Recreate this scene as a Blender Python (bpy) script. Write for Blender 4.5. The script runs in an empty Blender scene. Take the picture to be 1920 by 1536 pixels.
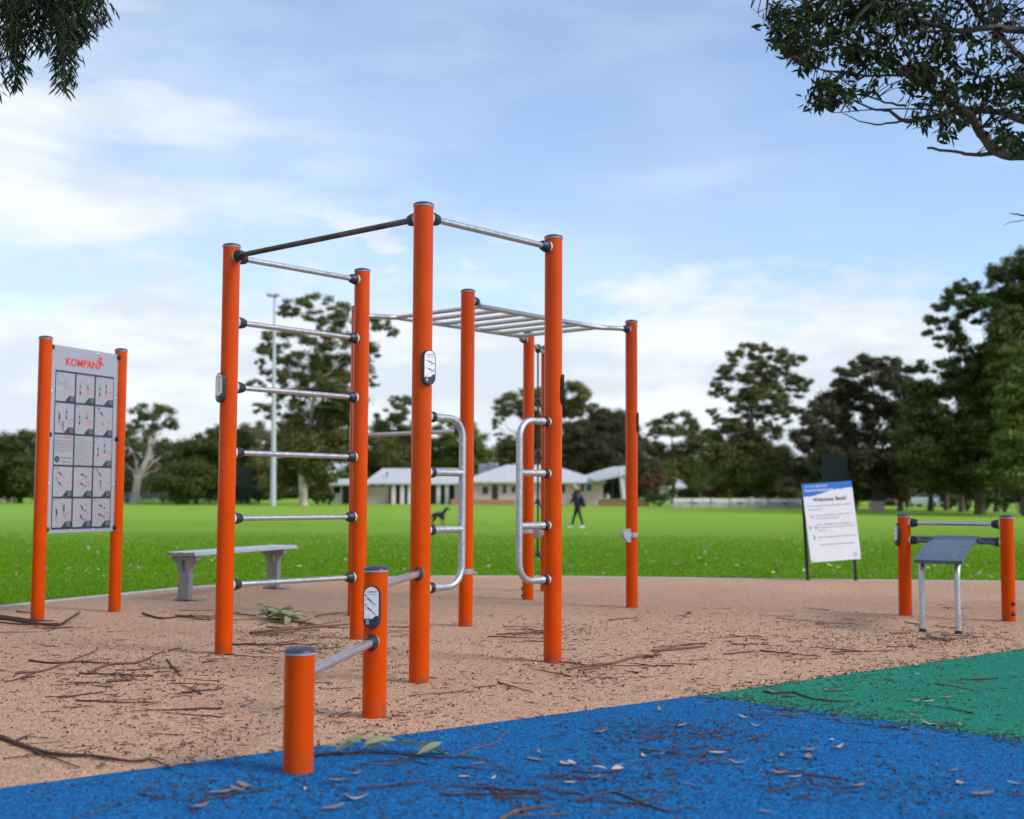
import bpy, math, random
import numpy as np
from mathutils import Vector, Matrix, Euler

S = bpy.context.scene
COL = S.collection
R = math.radians
random.seed(7)
RNG = np.random.default_rng(11)

# ------------------------------------------------------------------ camera
F = 2344.0                      # focal length in pixels of a 1920 wide frame
CAM_H = 0.95
PITCH, ROLL = R(3.987), R(0.271)
cd = bpy.data.cameras.new("camera")
cam = bpy.data.objects.new("camera", cd)
COL.objects.link(cam)
S.camera = cam
cam.location = (0, 0, CAM_H)
CAM_ROT = Euler((R(90) + PITCH, 0, 0)).to_matrix() @ Matrix.Rotation(ROLL, 3, 'Z')
cam.rotation_euler = CAM_ROT.to_euler()
cd.sensor_fit = 'HORIZONTAL'
cd.sensor_width = 36.0
cd.lens = 36.0 * F / 1920.0
cd.clip_start = 0.05
cd.clip_end = 5000
cd.dof.use_dof = True
cd.dof.focus_distance = 6.7
cd.dof.aperture_fstop = 2.3

# ------------------------------------------------------------------ light
SUN_EL, SUN_AZ = 37.0, 114.0    # azimuth clockwise from the viewing direction
wd = bpy.data.worlds.new("World")
S.world = wd
wd.use_nodes = True
wt = wd.node_tree
for n_ in list(wt.nodes):
    wt.nodes.remove(n_)


def build_sky():
    N, L = wt.nodes, wt.links

    def nd(t, **k):
        n = N.new(t)
        for a, b in k.items():
            setattr(n, a, b)
        return n

    def mth(op, a, b=None, clamp=False):
        n = nd('ShaderNodeMath', operation=op)
        n.use_clamp = clamp
        for i, v in enumerate((a, b)):
            if v is None:
                continue
            if isinstance(v, (int, float)):
                n.inputs[i].default_value = v
            else:
                L.new(v, n.inputs[i])
        return n.outputs[0]

    def ramp(v, a, b, lo=0.0, hi=1.0):
        n = nd('ShaderNodeMapRange', interpolation_type='SMOOTHSTEP')
        L.new(v, n.inputs[0])
        for i, x in enumerate((a, b, lo, hi)):
            n.inputs[i + 1].default_value = x
        return n.outputs[0]
    out = nd('ShaderNodeOutputWorld')
    bg = nd('ShaderNodeBackground')
    bg.inputs[1].default_value = 0.15
    sky = nd('ShaderNodeTexSky', sky_type='NISHITA')
    sky.sun_disc = False
    sky.sun_elevation = R(SUN_EL)
    sky.sun_rotation = R(SUN_AZ)
    sky.air_density = 1.0
    sky.dust_density = 0.6
    sky.ozone_density = 2.5
    tc = nd('ShaderNodeTexCoord')
    sx = nd('ShaderNodeSeparateXYZ')
    L.new(tc.outputs['Generated'], sx.inputs[0])
    x, y, z = sx.outputs

    def noise(scale, sc, rot=(0, 0, 0), loc=(0, 0, 0), det=6, rough=.55, dist=0.0):
        m = nd('ShaderNodeMapping')
        m.inputs['Location'].default_value = loc
        m.inputs['Rotation'].default_value = rot
        m.inputs['Scale'].default_value = sc
        L.new(tc.outputs['Generated'], m.inputs[0])
        n = nd('ShaderNodeTexNoise')
        n.inputs['Scale'].default_value = scale
        n.inputs['Detail'].default_value = det
        n.inputs['Roughness'].default_value = rough
        n.inputs['Distortion'].default_value = dist
        L.new(m.outputs[0], n.inputs['Vector'])
        return n.outputs[0]
    # low bank of cloud along the horizon, lumpy upper edge
    lump = noise(5.0, (1, 1, 3.2), loc=(.3, 0, .15), det=7, rough=.56)
    lump2 = noise(13.0, (1, 1, 2.6), loc=(2.3, 1, .4), det=6, rough=.6)
    edge = mth('ADD', mth('MULTIPLY', mth('SUBTRACT', lump, .5), .30), mth('MULTIPLY', mth('SUBTRACT', lump2, .5), .07))
    zz = mth('ADD', mth('ADD', z, edge), mth('MULTIPLY', x, .07))
    bank = ramp(zz, .192, .132)
    # high thin cloud: streaks running down to the right, thickest on the left
    cir = noise(3.4, (.9, .6, 4.2), rot=(0, R(-36), 0), loc=(.55, 0, .7), det=7, rough=.52, dist=.2)
    veil = noise(2.6, (1, 1, 2.0), loc=(5.2, .4, 1.3), det=4, rough=.5)
    left = ramp(mth('ADD', x, mth('MULTIPLY', mth('SUBTRACT', veil, .5), .9)), .22, -.42)
    cir_f = mth('MULTIPLY', ramp(cir, .36, .61), ramp(left, 0, 1, .22, 1.0))
    thin = mth('ADD', mth('MULTIPLY', left, .44), .12)
    # a field of small ripples low on the left
    puff = noise(17.0, (1, 1, 2.6), loc=(1.7, .3, 2.2), det=7, rough=.6, dist=.15)
    pm = mth('MULTIPLY', ramp(z, .27, .20), ramp(x, .12, -.12))
    puff_f = mth('MULTIPLY', mth('MULTIPLY', ramp(puff, .46, .62), pm), .8)
    cl = mth('MAXIMUM', bank, mth('MAXIMUM', puff_f, mth('MAXIMUM', cir_f, thin)))
    cl = mth('MULTIPLY', cl, .95)
    # cloud brightness: white tops, grey bellies
    belly = noise(6.0, (1, 1, 3.6), loc=(1.1, 2.0, .75), det=6, rough=.55)
    cb = ramp(belly, .40, .60, .78, 1.0)
    cc = nd('ShaderNodeCombineXYZ')
    L.new(mth('MULTIPLY', cb, 3.36), cc.inputs[0])
    L.new(mth('MULTIPLY', ramp(belly, .40, .60, .825, 1.0), 3.50), cc.inputs[1])
    L.new(mth('MULTIPLY', ramp(belly, .40, .60, .86, 1.0), 3.72), cc.inputs[2])
    mx = nd('ShaderNodeMix', data_type='RGBA')
    L.new(cl, mx.inputs[0])
    tint = nd('ShaderNodeMix', data_type='RGBA', blend_type='MULTIPLY')
    tint.inputs[0].default_value = 1.0
    L.new(sky.outputs[0], tint.inputs[6])
    tint.inputs[7].default_value = (.70, .715, .75, 1)
    L.new(tint.outputs[2], mx.inputs[6])
    L.new(cc.outputs[0], mx.inputs[7])
    L.new(mx.outputs[2], bg.inputs[0])
    L.new(bg.outputs[0], out.inputs[0])


build_sky()
sd = bpy.data.lights.new("sun", 'SUN')
sd.energy = 1.5
sd.angle = R(22)
sd.color = (1.0, .95, .88)
sun = bpy.data.objects.new("sun", sd)
COL.objects.link(sun)
sdir = Vector((math.sin(R(SUN_AZ)) * math.cos(R(SUN_EL)), math.cos(R(SUN_AZ)) * math.cos(R(SUN_EL)), math.sin(R(SUN_EL))))
sun.rotation_euler = sdir.to_track_quat('Z', 'Y').to_euler()
sun.location = sdir * 50

S.view_settings.view_transform = 'Standard'
S.view_settings.look = 'None'
S.view_settings.exposure = 0.95
S.view_settings.gamma = 1.0
S.render.engine = 'CYCLES'
S.cycles.use_denoising = True
S.cycles.max_bounces = 8
S.cycles.transparent_max_bounces = 8


# ------------------------------------------------------------------ helpers
def ray(px, py):
    v = CAM_ROT @ Vector(((px - 960) / F, -(py - 768) / F, -1.0))
    return v


def at(px, py, d):
    """the point that many metres ahead on the sight line of a photo pixel"""
    v = ray(px, py)
    return Vector((0, 0, CAM_H)) + v * (d / v.y)


def gnd(px, py, z=0.0):
    v = ray(px, py)
    return Vector((0, 0, CAM_H)) + v * ((z - CAM_H) / v.z)


def field_z(y):
    """height of the lawn: level by the pad, a shallow dish in the middle, rising to the far side"""
    y = np.asarray(y, float)
    return np.interp(y, [-60, 17, 26, 40, 62, 90, 130, 180, 3000], [-.012, -.012, -.10, -.22, -.22, -.06, .10, .2, .2])


def fz(y):
    return float(field_z(y))


class MB:
    """collects shapes, builds them as one mesh"""

    def __init__(s):
        s.v, s.f, s.m = [], [], []
        s.mat = 0

    def add(s, vs, fs):
        b = len(s.v)
        s.v += [Vector(v) for v in vs]
        s.f += [[i + b for i in f] for f in fs]
        s.m += [s.mat] * len(fs)
        return s

    def box(s, c, size, rz=0.0, M=None):
        c = Vector(c)
        hx, hy, hz = [a / 2 for a in size]
        M = M or Matrix.Rotation(rz, 3, 'Z')
        vs = [c + M @ Vector((x * hx, y * hy, z * hz)) for z in (-1, 1) for y in (-1, 1) for x in (-1, 1)]
        return s.add(vs, [(0, 2, 3, 1), (4, 5, 7, 6), (0, 1, 5, 4), (2, 6, 7, 3), (0, 4, 6, 2), (1, 3, 7, 5)])

    def bbox(s, c, size, b=.005, rz=0.0, M=None):
        """box with chamfered upright and top edges"""
        c = Vector(c)
        M = M or Matrix.Rotation(rz, 3, 'Z')
        hx, hy, hz = [a / 2 for a in size]

        def ring(z, i):
            x, y = hx - i, hy - i
            k = min(b, x * .5, y * .5)
            return [c + M @ Vector(p) for p in ((-x + k, -y, z), (x - k, -y, z), (x, -y + k, z), (x, y - k, z), (x - k, y, z), (-x + k, y, z), (-x, y - k, z), (-x, -y + k, z))]
        rs = [ring(-hz, b), ring(-hz + b, 0), ring(hz - b, 0), ring(hz, b)]
        vs = sum(rs, [])
        fs = [tuple(range(7, -1, -1)), tuple(range(24, 32))]
        for k in range(3):
            for i in range(8):
                j = (i + 1) % 8
                fs.append((k * 8 + i, k * 8 + j, k * 8 + 8 + j, k * 8 + 8 + i))
        return s.add(vs, fs)

    def tube(s, pts, rad, n=12, cap=True, sy=1.0):
        pts = [Vector(p) for p in pts]
        m = len(pts)
        if not hasattr(rad, '__len__'):
            rad = [rad] * m
        tg = []
        for i in range(m):
            a, b = pts[max(i - 1, 0)], pts[min(i + 1, m - 1)]
            t = (b - a)
            tg.append(t.normalized() if t.length > 1e-9 else Vector((0, 0, 1)))
        up = Vector((0, 0, 1)) if abs(tg[0].z) < .9 else Vector((1, 0, 0))
        u = tg[0].cross(up).normalized()
        vs = []
        for i in range(m):
            u = (u - tg[i] * u.dot(tg[i]))
            u = u.normalized() if u.length > 1e-6 else tg[i].orthogonal().normalized()
            w = tg[i].cross(u)
            for k in range(n):
                a = 2 * math.pi * k / n
                vs.append(pts[i] + (u * math.cos(a) + w * math.sin(a) * sy) * rad[i])
        fs = []
        for i in range(m - 1):
            for k in range(n):
                j = (k + 1) % n
                fs.append((i * n + k, i * n + j, i * n + n + j, i * n + n + k))
        if cap:
            fs.append(tuple(range(n - 1, -1, -1)))
            fs.append(tuple((m - 1) * n + k for k in range(n)))
        return s.add(vs, fs)

    def lathe(s, o, axis, prof, n=20, sz=1.0):
        """profile of (distance along axis, radius); sz stretches the section vertically"""
        o, axis = Vector(o), Vector(axis).normalized()
        up = Vector((0, 0, 1)) if abs(axis.z) < .9 else Vector((1, 0, 0))
        u = axis.cross(up).normalized()
        w = u.cross(axis)
        vs = []
        for h, r in prof:
            for k in range(n):
                a = 2 * math.pi * k / n
                vs.append(o + axis * h + u * (math.cos(a) * r) + w * (math.sin(a) * r * sz))
        fs = []
        m = len(prof)
        for i in range(m - 1):
            for k in range(n):
                j = (k + 1) % n
                fs.append((i * n + k, i * n + n + k, i * n + n + j, i * n + j))
        fs.append(tuple(range(n)))
        fs.append(tuple((m - 1) * n + k for k in range(n - 1, -1, -1)))
        return s.add(vs, fs)

    def prism(s, poly, o, u, v, th):
        """flat outline in the (u, v) plane, thickened by th along u x v"""
        o, u, v = Vector(o), Vector(u).normalized(), Vector(v).normalized()
        n = u.cross(v).normalized()
        k = len(poly)
        a = [o + u * p[0] + v * p[1] for p in poly]
        if th == 0:
            return s.add(a, [tuple(range(k))])
        vs = [p + n * th for p in a] + a
        fs = [tuple(range(k)), tuple(range(2 * k - 1, k - 1, -1))]
        for i in range(k):
            j = (i + 1) % k
            fs.append((i + k, j + k, j, i))
        return s.add(vs, fs)

    def ell(s, c, r, n=12, m=8):
        c = Vector(c)
        vs, fs = [c + Vector((0, 0, -r[2]))], []
        for i in range(1, m):
            t = math.pi * i / m
            for k in range(n):
                a = 2 * math.pi * k / n
                vs.append(c + Vector((math.sin(t) * math.cos(a) * r[0], math.sin(t) * math.sin(a) * r[1], -math.cos(t) * r[2])))
        vs.append(c + Vector((0, 0, r[2])))
        for k in range(n):
            j = (k + 1) % n
            fs.append((0, 1 + j, 1 + k))
            for i in range(m - 2):
                fs.append((1 + i * n + k, 1 + i * n + j, 1 + i * n + n + j, 1 + i * n + n + k))
            b = 1 + (m - 2) * n
            fs.append((b + k, b + j, len(vs) - 1))
        return s.add(vs, fs)

    def build(s, name, mats, parent=None, origin=None, sharp=38, loc=None):
        me = bpy.data.meshes.new(name)
        if origin is None:
            origin = parent_origin(parent) if parent else Vector((0, 0, 0))
        o_ = Vector(origin)
        me.from_pydata([tuple(v - o_) for v in s.v], [], s.f)
        mats = mats if isinstance(mats, (list, tuple)) else [mats]
        for m in mats:
            me.materials.append(m)
        me.polygons.foreach_set('material_index', s.m)
        me.polygons.foreach_set('use_smooth', [True] * len(s.f))
        me.update()
        if sharp:
            me.set_sharp_from_angle(angle=R(sharp))
        ob = bpy.data.objects.new(name, me)
        COL.objects.link(ob)
        if parent:
            ob.parent = parent
        else:
            ob.location = o_
        return ob


def parent_origin(p):
    o = Vector((0, 0, 0))
    while p:
        o += p.location
        p = p.parent
    return o


def thing(name, label, cat, loc, group=None):
    o = bpy.data.objects.new(name, None)
    COL.objects.link(o)
    o.empty_display_size = .2
    o.location = loc
    return tag(o, label, cat, group)


def tag(o, label, cat, group=None, kind=None):
    if label:
        o['label'] = label
    if cat:
        o['category'] = cat
    if group:
        o['group'] = group
    if kind:
        o['kind'] = kind
    return o


def np_mesh(name, verts, k, mats, parent=None, origin=None, midx=None, smooth=False):
    """mesh of equal k-sided faces from an (n*k, 3) array"""
    verts = np.asarray(verts, np.float32)
    if origin is None:
        origin = parent_origin(parent) if parent else (0, 0, 0)
    verts = verts - np.asarray(tuple(origin), np.float32)
    nv = len(verts)
    nf = nv // k
    me = bpy.data.meshes.new(name)
    me.vertices.add(nv)
    me.vertices.foreach_set('co', verts.ravel())
    me.loops.add(nv)
    me.loops.foreach_set('vertex_index', np.arange(nv, dtype=np.int32))
    me.polygons.add(nf)
    me.polygons.foreach_set('loop_start', np.arange(0, nv, k, dtype=np.int32))
    me.polygons.foreach_set('loop_total', np.full(nf, k, np.int32))
    for m in (mats if isinstance(mats, (list, tuple)) else [mats]):
        me.materials.append(m)
    if midx is not None:
        me.polygons.foreach_set('material_index', np.asarray(midx, np.int32))
    me.update(calc_edges=True)
    me.validate()
    ob = bpy.data.objects.new(name, me)
    COL.objects.link(ob)
    if parent:
        ob.parent = parent
    else:
        ob.location = tuple(origin)
    return ob


# ------------------------------------------------------------------ materials
MATS = {}


class NT:
    def __init__(s, name):
        s.m = bpy.data.materials.new(name)
        s.m.use_nodes = True
        s.t = s.m.node_tree
        s.b = s.t.nodes['Principled BSDF']
        s.out = s.t.nodes['Material Output']

    def n(s, typ, **k):
        x = s.t.nodes.new(typ)
        for a, b in k.items():
            setattr(x, a, b)
        return x

    def l(s, a, b):
        s.t.links.new(a, b)

    def noise(s, scale, det=4, rough=.55, coord='Object', sc=(1, 1, 1), dist=0):
        tc = s.n('ShaderNodeTexCoord')
        mp = s.n('ShaderNodeMapping')
        mp.inputs['Scale'].default_value = sc
        s.l(tc.outputs[coord], mp.inputs[0])
        x = s.n('ShaderNodeTexNoise')
        x.inputs['Scale'].default_value = scale
        x.inputs['Detail'].default_value = det
        x.inputs['Roughness'].default_value = rough
        x.inputs['Distortion'].default_value = dist
        s.l(mp.outputs[0], x.inputs['Vector'])
        return x.outputs[0]

    def ramp(s, v, stops):
        x = s.n('ShaderNodeValToRGB')
        e = x.color_ramp.elements
        while len(e) < len(stops):
            e.new(.5)
        for i, (p, c) in enumerate(stops):
            e[i].position = p
            e[i].color = (*c, 1) if len(c) == 3 else c
        s.l(v, x.inputs[0])
        return x.outputs[0]

    def rng(s, v, a, b, lo, hi):
        x = s.n('ShaderNodeMapRange')
        s.l(v, x.inputs[0])
        for i, q in enumerate((a, b, lo, hi)):
            x.inputs[i + 1].default_value = q
        return x.outputs[0]

    def mix(s, f, a, b, mode='MIX'):
        x = s.n('ShaderNodeMix', data_type='RGBA', blend_type=mode)
        for sock, v in ((0, f), (6, a), (7, b)):
            if hasattr(v, 'node'):
                s.l(v, x.inputs[sock])
            elif isinstance(v, (int, float)):
                x.inputs[sock].default_value = v
            else:
                x.inputs[sock].default_value = (*v, 1)
        return x.outputs[2]

    def bump(s, h, st=.3, dist=.01):
        x = s.n('ShaderNodeBump')
        x.inputs['Strength'].default_value = st
        x.inputs['Distance'].default_value = dist
        s.l(h, x.inputs['Height'])
        s.l(x.outputs[0], s.b.inputs['Normal'])


def mat(name, col, rough=.5, metal=0.0, spec=.5, var=.12, scale=20.0, bump=0.0, coat=0.0):
    """plain material with a little procedural unevenness in colour and gloss"""
    if name in MATS:
        return MATS[name]
    t = NT(name)
    ns = t.noise(scale)
    lo = [max(0, c * (1 - var)) for c in col]
    hi = [min(1, c * (1 + var)) for c in col]
    t.l(t.ramp(ns, [(.3, lo), (.7, hi)]), t.b.inputs['Base Color'])
    t.l(t.rng(ns, .3, .7, max(.02, rough - .06), min(1, rough + .06)), t.b.inputs['Roughness'])
    t.b.inputs['Metallic'].default_value = metal
    t.b.inputs['Specular IOR Level'].default_value = spec
    t.b.inputs['Coat Weight'].default_value = coat
    t.b.inputs['Coat Roughness'].default_value = .08
    if bump:
        t.bump(t.noise(scale * 6), bump, .002)
    MATS[name] = t.m
    return t.m


def rubber(name, a, b, c, dark=(.02, .016, .012), dirt=(.10, .065, .04), dirt_amt=.35):
    """wet-pour rubber: granules of several tones, damp stains, fine dirt"""
    t = NT(name)
    tc = t.n('ShaderNodeTexCoord')
    vo = t.n('ShaderNodeTexVoronoi', feature='F1')
    vo.inputs['Scale'].default_value = 150
    t.l(tc.outputs['Object'], vo.inputs['Vector'])
    sep = t.n('ShaderNodeSeparateColor')
    t.l(vo.outputs['Color'], sep.inputs[0])
    col = t.ramp(sep.outputs[0], [(.0, dark), (.16, [x * .6 for x in a]), (.20, a), (.50, b), (.80, b), (.88, c)])
    fine = t.noise(60, 3, .7)
    col = t.mix(t.rng(fine, .3, .75, .0, .5), col, [x * .55 for x in a])
    st = t.noise(.55, 6, .6)
    col = t.mix(t.rng(st, .42, .72, 0, .28), col, [x * .6 for x in a])
    d2 = t.noise(3.1, 8, .75)
    col = t.mix(t.rng(d2, .55, .78, 0, dirt_amt), col, dirt)
    t.l(col, t.b.inputs['Base Color'])
    t.b.inputs['Roughness'].default_value = .82
    t.b.inputs['Specular IOR Level'].default_value = .12
    h = t.n('ShaderNodeMath', operation='ADD')
    t.l(vo.outputs['Distance'], h.inputs[0])
    t.l(fine, h.inputs[1])
    t.bump(h.outputs[0], .55, .004)
    MATS[name] = t.m
    return t.m


def leafmat(name, tones, rough=.5, trans=.35, spec=.35):
    """foliage: each leaf of its own tone, some light passing through"""
    if name in MATS:
        return MATS[name]
    t = NT(name)
    g = t.n('ShaderNodeNewGeometry')
    k = len(tones)
    col = t.ramp(g.outputs['Random Per Island'], [(i / max(1, k - 1), c) for i, c in enumerate(tones)])
    big = t.noise(.45, 3, .6)
    col = t.mix(t.rng(big, .35, .65, .0, .45), col, [c * .8 for c in tones[-1]])
    t.l(col, t.b.inputs['Base Color'])
    t.b.inputs['Roughness'].default_value = rough
    t.b.inputs['Specular IOR Level'].default_value = spec
    tr = t.n('ShaderNodeBsdfTranslucent')
    t.l(col, tr.inputs[0])
    ms = t.n('ShaderNodeMixShader')
    ms.inputs[0].default_value = trans
    t.l(t.b.outputs[0], ms.inputs[1])
    t.l(tr.outputs[0], ms.inputs[2])
    t.l(ms.outputs[0], t.out.inputs[0])
    MATS[name] = t.m
    return t.m




def orange_paint():
    t = NT('orange_powder_coat')
    a = t.noise(6, 4)
    col = t.ramp(a, [(.3, (.54, .053, .0004)), (.7, (.60, .062, .0006))])
    # grime splashed up from the ground, and fine vertical scuffs
    tc = t.n('ShaderNodeTexCoord')
    sp = t.n('ShaderNodeSeparateXYZ')
    t.l(tc.outputs['Object'], sp.inputs[0])
    spl = t.noise(14, 6, .7)
    low = t.n('ShaderNodeMath', operation='MULTIPLY')
    t.l(t.rng(sp.outputs[2], 0, .10, 1, 0), low.inputs[0])
    t.l(t.rng(spl, .42, .62, 0, .8), low.inputs[1])
    col = t.mix(low.outputs[0], col, (.16, .07, .03))
    sc = t.noise(9, 8, .8, sc=(6, 6, .35))
    col = t.mix(t.rng(sc, .60, .78, 0, .22), col, (.32, .028, .003))
    sp2 = t.noise(55, 3, .6)
    col = t.mix(t.rng(sp2, .72, .78, 0, .5), col, (.75, .30, .12))
    t.l(col, t.b.inputs['Base Color'])
    t.l(t.rng(sc, .3, .8, .12, .30), t.b.inputs['Roughness'])
    t.b.inputs['Specular IOR Level'].default_value = .15
    MATS['orange_powder_coat'] = t.m
    return t.m


M_ORANGE = orange_paint()
M_DARK = mat('dark_plastic', (.014, .015, .022), .48, var=.2)
M_CAP = mat('cap_plastic', (.030, .032, .055), .38, var=.15)
M_RING = mat('grey_ring', (.33, .34, .38), .45)
M_STEEL = mat('brushed_bar', (.50, .50, .52), .36, metal=.85, var=.12, scale=35)
M_WORN = mat('worn_bar', (.075, .055, .062), .45, metal=.35, var=.6, scale=9)
M_GALV = mat('galvanised_steel', (.46, .47, .48), .45, metal=.75, var=.20, scale=45)
M_SADDLE = mat('light_grey_plastic', (.50, .49, .49), .5)
M_BLACK = mat('black_paint', (.012, .012, .013), .45)
M_WHITE = mat('white_print', (.74, .74, .77), .35, var=.03)
M_PANEL = mat('grey_laminate', (.30, .31, .355), .16, var=.04, scale=3, coat=.4)
M_NAVY = mat('navy_print', (.022, .03, .05), .25, var=.1)
M_CELL = mat('pale_print', (.30, .30, .34), .2, var=.03, coat=.3)
M_RED = mat('red_print', (.62, .025, .02), .35, var=.05)
M_SKINPRINT = mat('pink_print', (.55, .22, .17), .4)
M_GREYPRINT = mat('grey_print', (.20, .21, .24), .4)
M_BLUEPRINT = mat('blue_print', (.02, .16, .55), .35, var=.06)
M_ALU = mat('aluminium_seat', (.62, .62, .66), .40, metal=.55, var=.06)
M_LEG = mat('grey_leg_paint', (.21, .20, .185), .5, var=.08)
M_BOARD = mat('blue_grey_board', (.070, .085, .125), .42, var=.06)
M_TAN = rubber('tan_rubber', (.42, .228, .134), (.61, .366, .232), (.82, .56, .40))
M_BLUE = rubber('blue_rubber', (.001, .076, .225), (.001, .130, .370), (.015, .25, .58), dark=(.002, .02, .08), dirt=(.03, .05, .12), dirt_amt=.22)
M_GREEN = rubber('green_rubber', (.004, .16, .10), (.008, .235, .145), (.05, .36, .25), dark=(.004, .05, .03), dirt=(.03, .06, .04), dirt_amt=.25)
M_CONC = mat('concrete', (.46, .44, .42), .85, var=.18, scale=8, bump=.3)
M_TWIG = mat('twig_bark', (.058, .022, .014), .75, var=.5, scale=30)
M_TWIG2 = mat('pale_bark', (.14, .062, .038), .75, var=.4, scale=24)
M_BARK = mat('tree_bark', (.085, .065, .05), .85, var=.5, scale=5, bump=.4)
M_GUMBARK = mat('pale_gum_bark', (.46, .37, .31), .8, var=.35, scale=1.3, bump=.3)
M_DEAD = leafmat('dead_leaf', [(.36, .23, .15), (.50, .39, .30), (.20, .10, .055), (.44, .31, .21)], .6, .15)
M_PALELEAF = leafmat('pale_leaf', [(.46, .38, .30), (.58, .50, .42), (.40, .27, .19)], .6, .15)
M_FRESH = leafmat('fresh_fallen_leaf', [(.19, .22, .09), (.34, .36, .19), (.12, .15, .06)], .5, .2)
M_NUT = mat('gumnut', (.030, .016, .012), .7, var=.5, scale=60)


# ------------------------------------------------------------------ ground
def pip(poly, x, y):
    x, y = np.asarray(x), np.asarray(y)
    ins = np.zeros(x.shape, bool)
    n = len(poly)
    for i in range(n):
        x1, y1 = poly[i][:2]
        x2, y2 = poly[(i + 1) % n][:2]
        c = ((y1 > y) != (y2 > y)) & (x < (x2 - x1) * (y - y1) / ((y2 - y1) + 1e-12) + x1)
        ins ^= c
    return ins


edge_px = [(0, 1139), (110, 1127), (215, 1116.5), (340, 1104), (450, 1096), (560, 1090), (690, 1084.5), (820, 1081.5), (1000, 1081.5), (1200, 1083.5), (1400, 1086.5), (1600, 1088.5), (1920, 1091.5)]
edge = [gnd(*p) for p in edge_px]
e0 = edge[0] + (edge[0] - edge[1]).normalized() * 8
e1 = edge[-1] + (edge[-1] - edge[-2]).normalized() * 8
PAD = [e0] + edge + [e1, Vector((14, -6, 0)), Vector((-14, -6, 0))]
PAD2 = [(p.x, p.y) for p in PAD]


def lawn_sheet():
    t = NT('mown_grass')
    big = t.noise(.16, 5, .6, sc=(.35, 1, 1))
    mid = t.noise(1.1, 5, .6)
    fine = t.noise(34, 4, .75)
    col = t.ramp(fine, [(.25, (.050, .125, .002)), (.5, (.115, .245, .004)), (.75, (.200, .350, .008))])
    col = t.mix(t.rng(mid, .42, .72, 0, .5), col, (.12, .18, .012))
    col = t.mix(t.rng(big, .40, .62, 0, .4), col, (.21, .34, .02))
    tc = t.n('ShaderNodeTexCoord')
    sp = t.n('ShaderNodeSeparateXYZ')
    t.l(tc.outputs['Object'], sp.inputs[0])
    col = t.mix(t.rng(sp.outputs[1], 24, 75, 0, .8), col, t.mix(fine, (.20, .36, .03), (.30, .46, .06)))  # grass paled with distance: grazing-view haze put into the colour
    t.l(col, t.b.inputs['Base Color'])
    t.b.inputs['Roughness'].default_value = .8
    t.b.inputs['Specular IOR Level'].default_value = .08
    t.b.inputs['Sheen Weight'].default_value = .0
    t.b.inputs['Sheen Roughness'].default_value = .4
    t.b.inputs['Sheen Tint'].default_value = (.55, .85, .25, 1)
    t.bump(fine, .7, .03)
    ys = np.concatenate([[-60, -20, 0, 8], np.arange(10, 60, 2.0), np.arange(60, 200, 6.0), [230, 300, 500, 900, 1600, 3000]])
    xs = np.concatenate([[-2500, -900, -400, -200, -120], np.arange(-80, 81, 8.0), [120, 200, 400, 900, 2500]])
    mb = MB()
    vs = [(x, y, fz(y)) for y in ys for x in xs]
    nx = len(xs)
    fs = [(j * nx + i, j * nx + i + 1, j * nx + nx + i + 1, j * nx + nx + i) for j in range(len(ys) - 1) for i in range(nx - 1)]
    mb.add(vs, fs)
    o = mb.build('lawn', t.m, sharp=0)
    tag(o, None, None, kind='structure')
    return t.m


M_GRASS = lawn_sheet()


def sheet(name, poly, m, z, th=.05):
    mb = MB()
    mb.prism([(p[0], p[1]) for p in poly], (0, 0, z - th), (1, 0, 0), (0, 1, 0), th)
    return tag(mb.build(name, m), None, None, kind='structure')


sheet('tan_rubber_surface', PAD2, M_TAN, 0.0)
J = gnd(1312, 1305)                                    # where tan, blue and green meet
d_tb = (J - gnd(0, 1480)).normalized()
d_bg = (gnd(1920, 1391) - J).normalized()
d_tg = (gnd(1920, 1217) - J).normalized()
sheet('blue_rubber_surface', [J, J - d_tb * 9, (-9, -5.5), (9, -5.5), J + d_bg * 11], M_BLUE, .004)
sheet('green_rubber_surface', [J + (d_bg + d_tg) * .003, J + (d_bg + d_tg) * .003 + d_bg * 11, J + d_bg * 11 + Vector((6, 0, 0)), J + d_tg * 11 + Vector((6, 0, 0)), J + (d_bg + d_tg) * .003 + d_tg * 11], M_GREEN, .004)


def kerb():
    mb = MB()
    pts = [e0] + edge + [e1]
    for i in range(len(pts) - 1):
        a, b = pts[i], pts[i + 1]
        na = ((pts[min(i + 1, len(pts) - 1)] - pts[max(i - 1, 0)]).cross(Vector((0, 0, -1)))).normalized()
        nb = ((pts[min(i + 2, len(pts) - 1)] - pts[i]).cross(Vector((0, 0, -1)))).normalized()
        if na.y < 0:
            na = -na
        if nb.y < 0:
            nb = -nb
        w = .11
        q = [a + na * .001, b + nb * .001, b + nb * w, a + na * w]
        lo = [p + Vector((0, 0, -.08)) for p in q]
        hi = [p + Vector((0, 0, .006)) for p in q]
        mb.add(lo + hi, [(4, 5, 6, 7), (0, 1, 5, 4), (2, 3, 7, 6)])
    tag(mb.build('kerb', M_CONC), None, None, kind='structure')


kerb()


def bare_earth():
    m = mat('bare_earth', (.30, .17, .11), .9, var=.4, scale=.8)
    mb = MB()
    for px0, px1, py0, py1 in ((735, 905, 939.5, 944.5), (1660, 2050, 946.5, 950.5)):
        d = 128 if px0 < 1000 else 100
        a = [gnd(px0, py1, fz(d)), gnd(px1, py1 + 1, fz(d)), gnd(px1 + 40, py0, fz(d)), gnd(px0 - 30, py0, fz(d))]
        a = [Vector((p.x, p.y, fz(p.y) + .02)) for p in a]
        mb.add(a, [(0, 1, 2, 3)])
    tag(mb.build('bare_earth', m), None, None, kind='structure')


bare_earth()

# ------------------------------------------------------------------ exercise rigs
POST_R = .0525
H_TALL = 2.50
Z = Vector((0, 0, 1))


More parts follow.
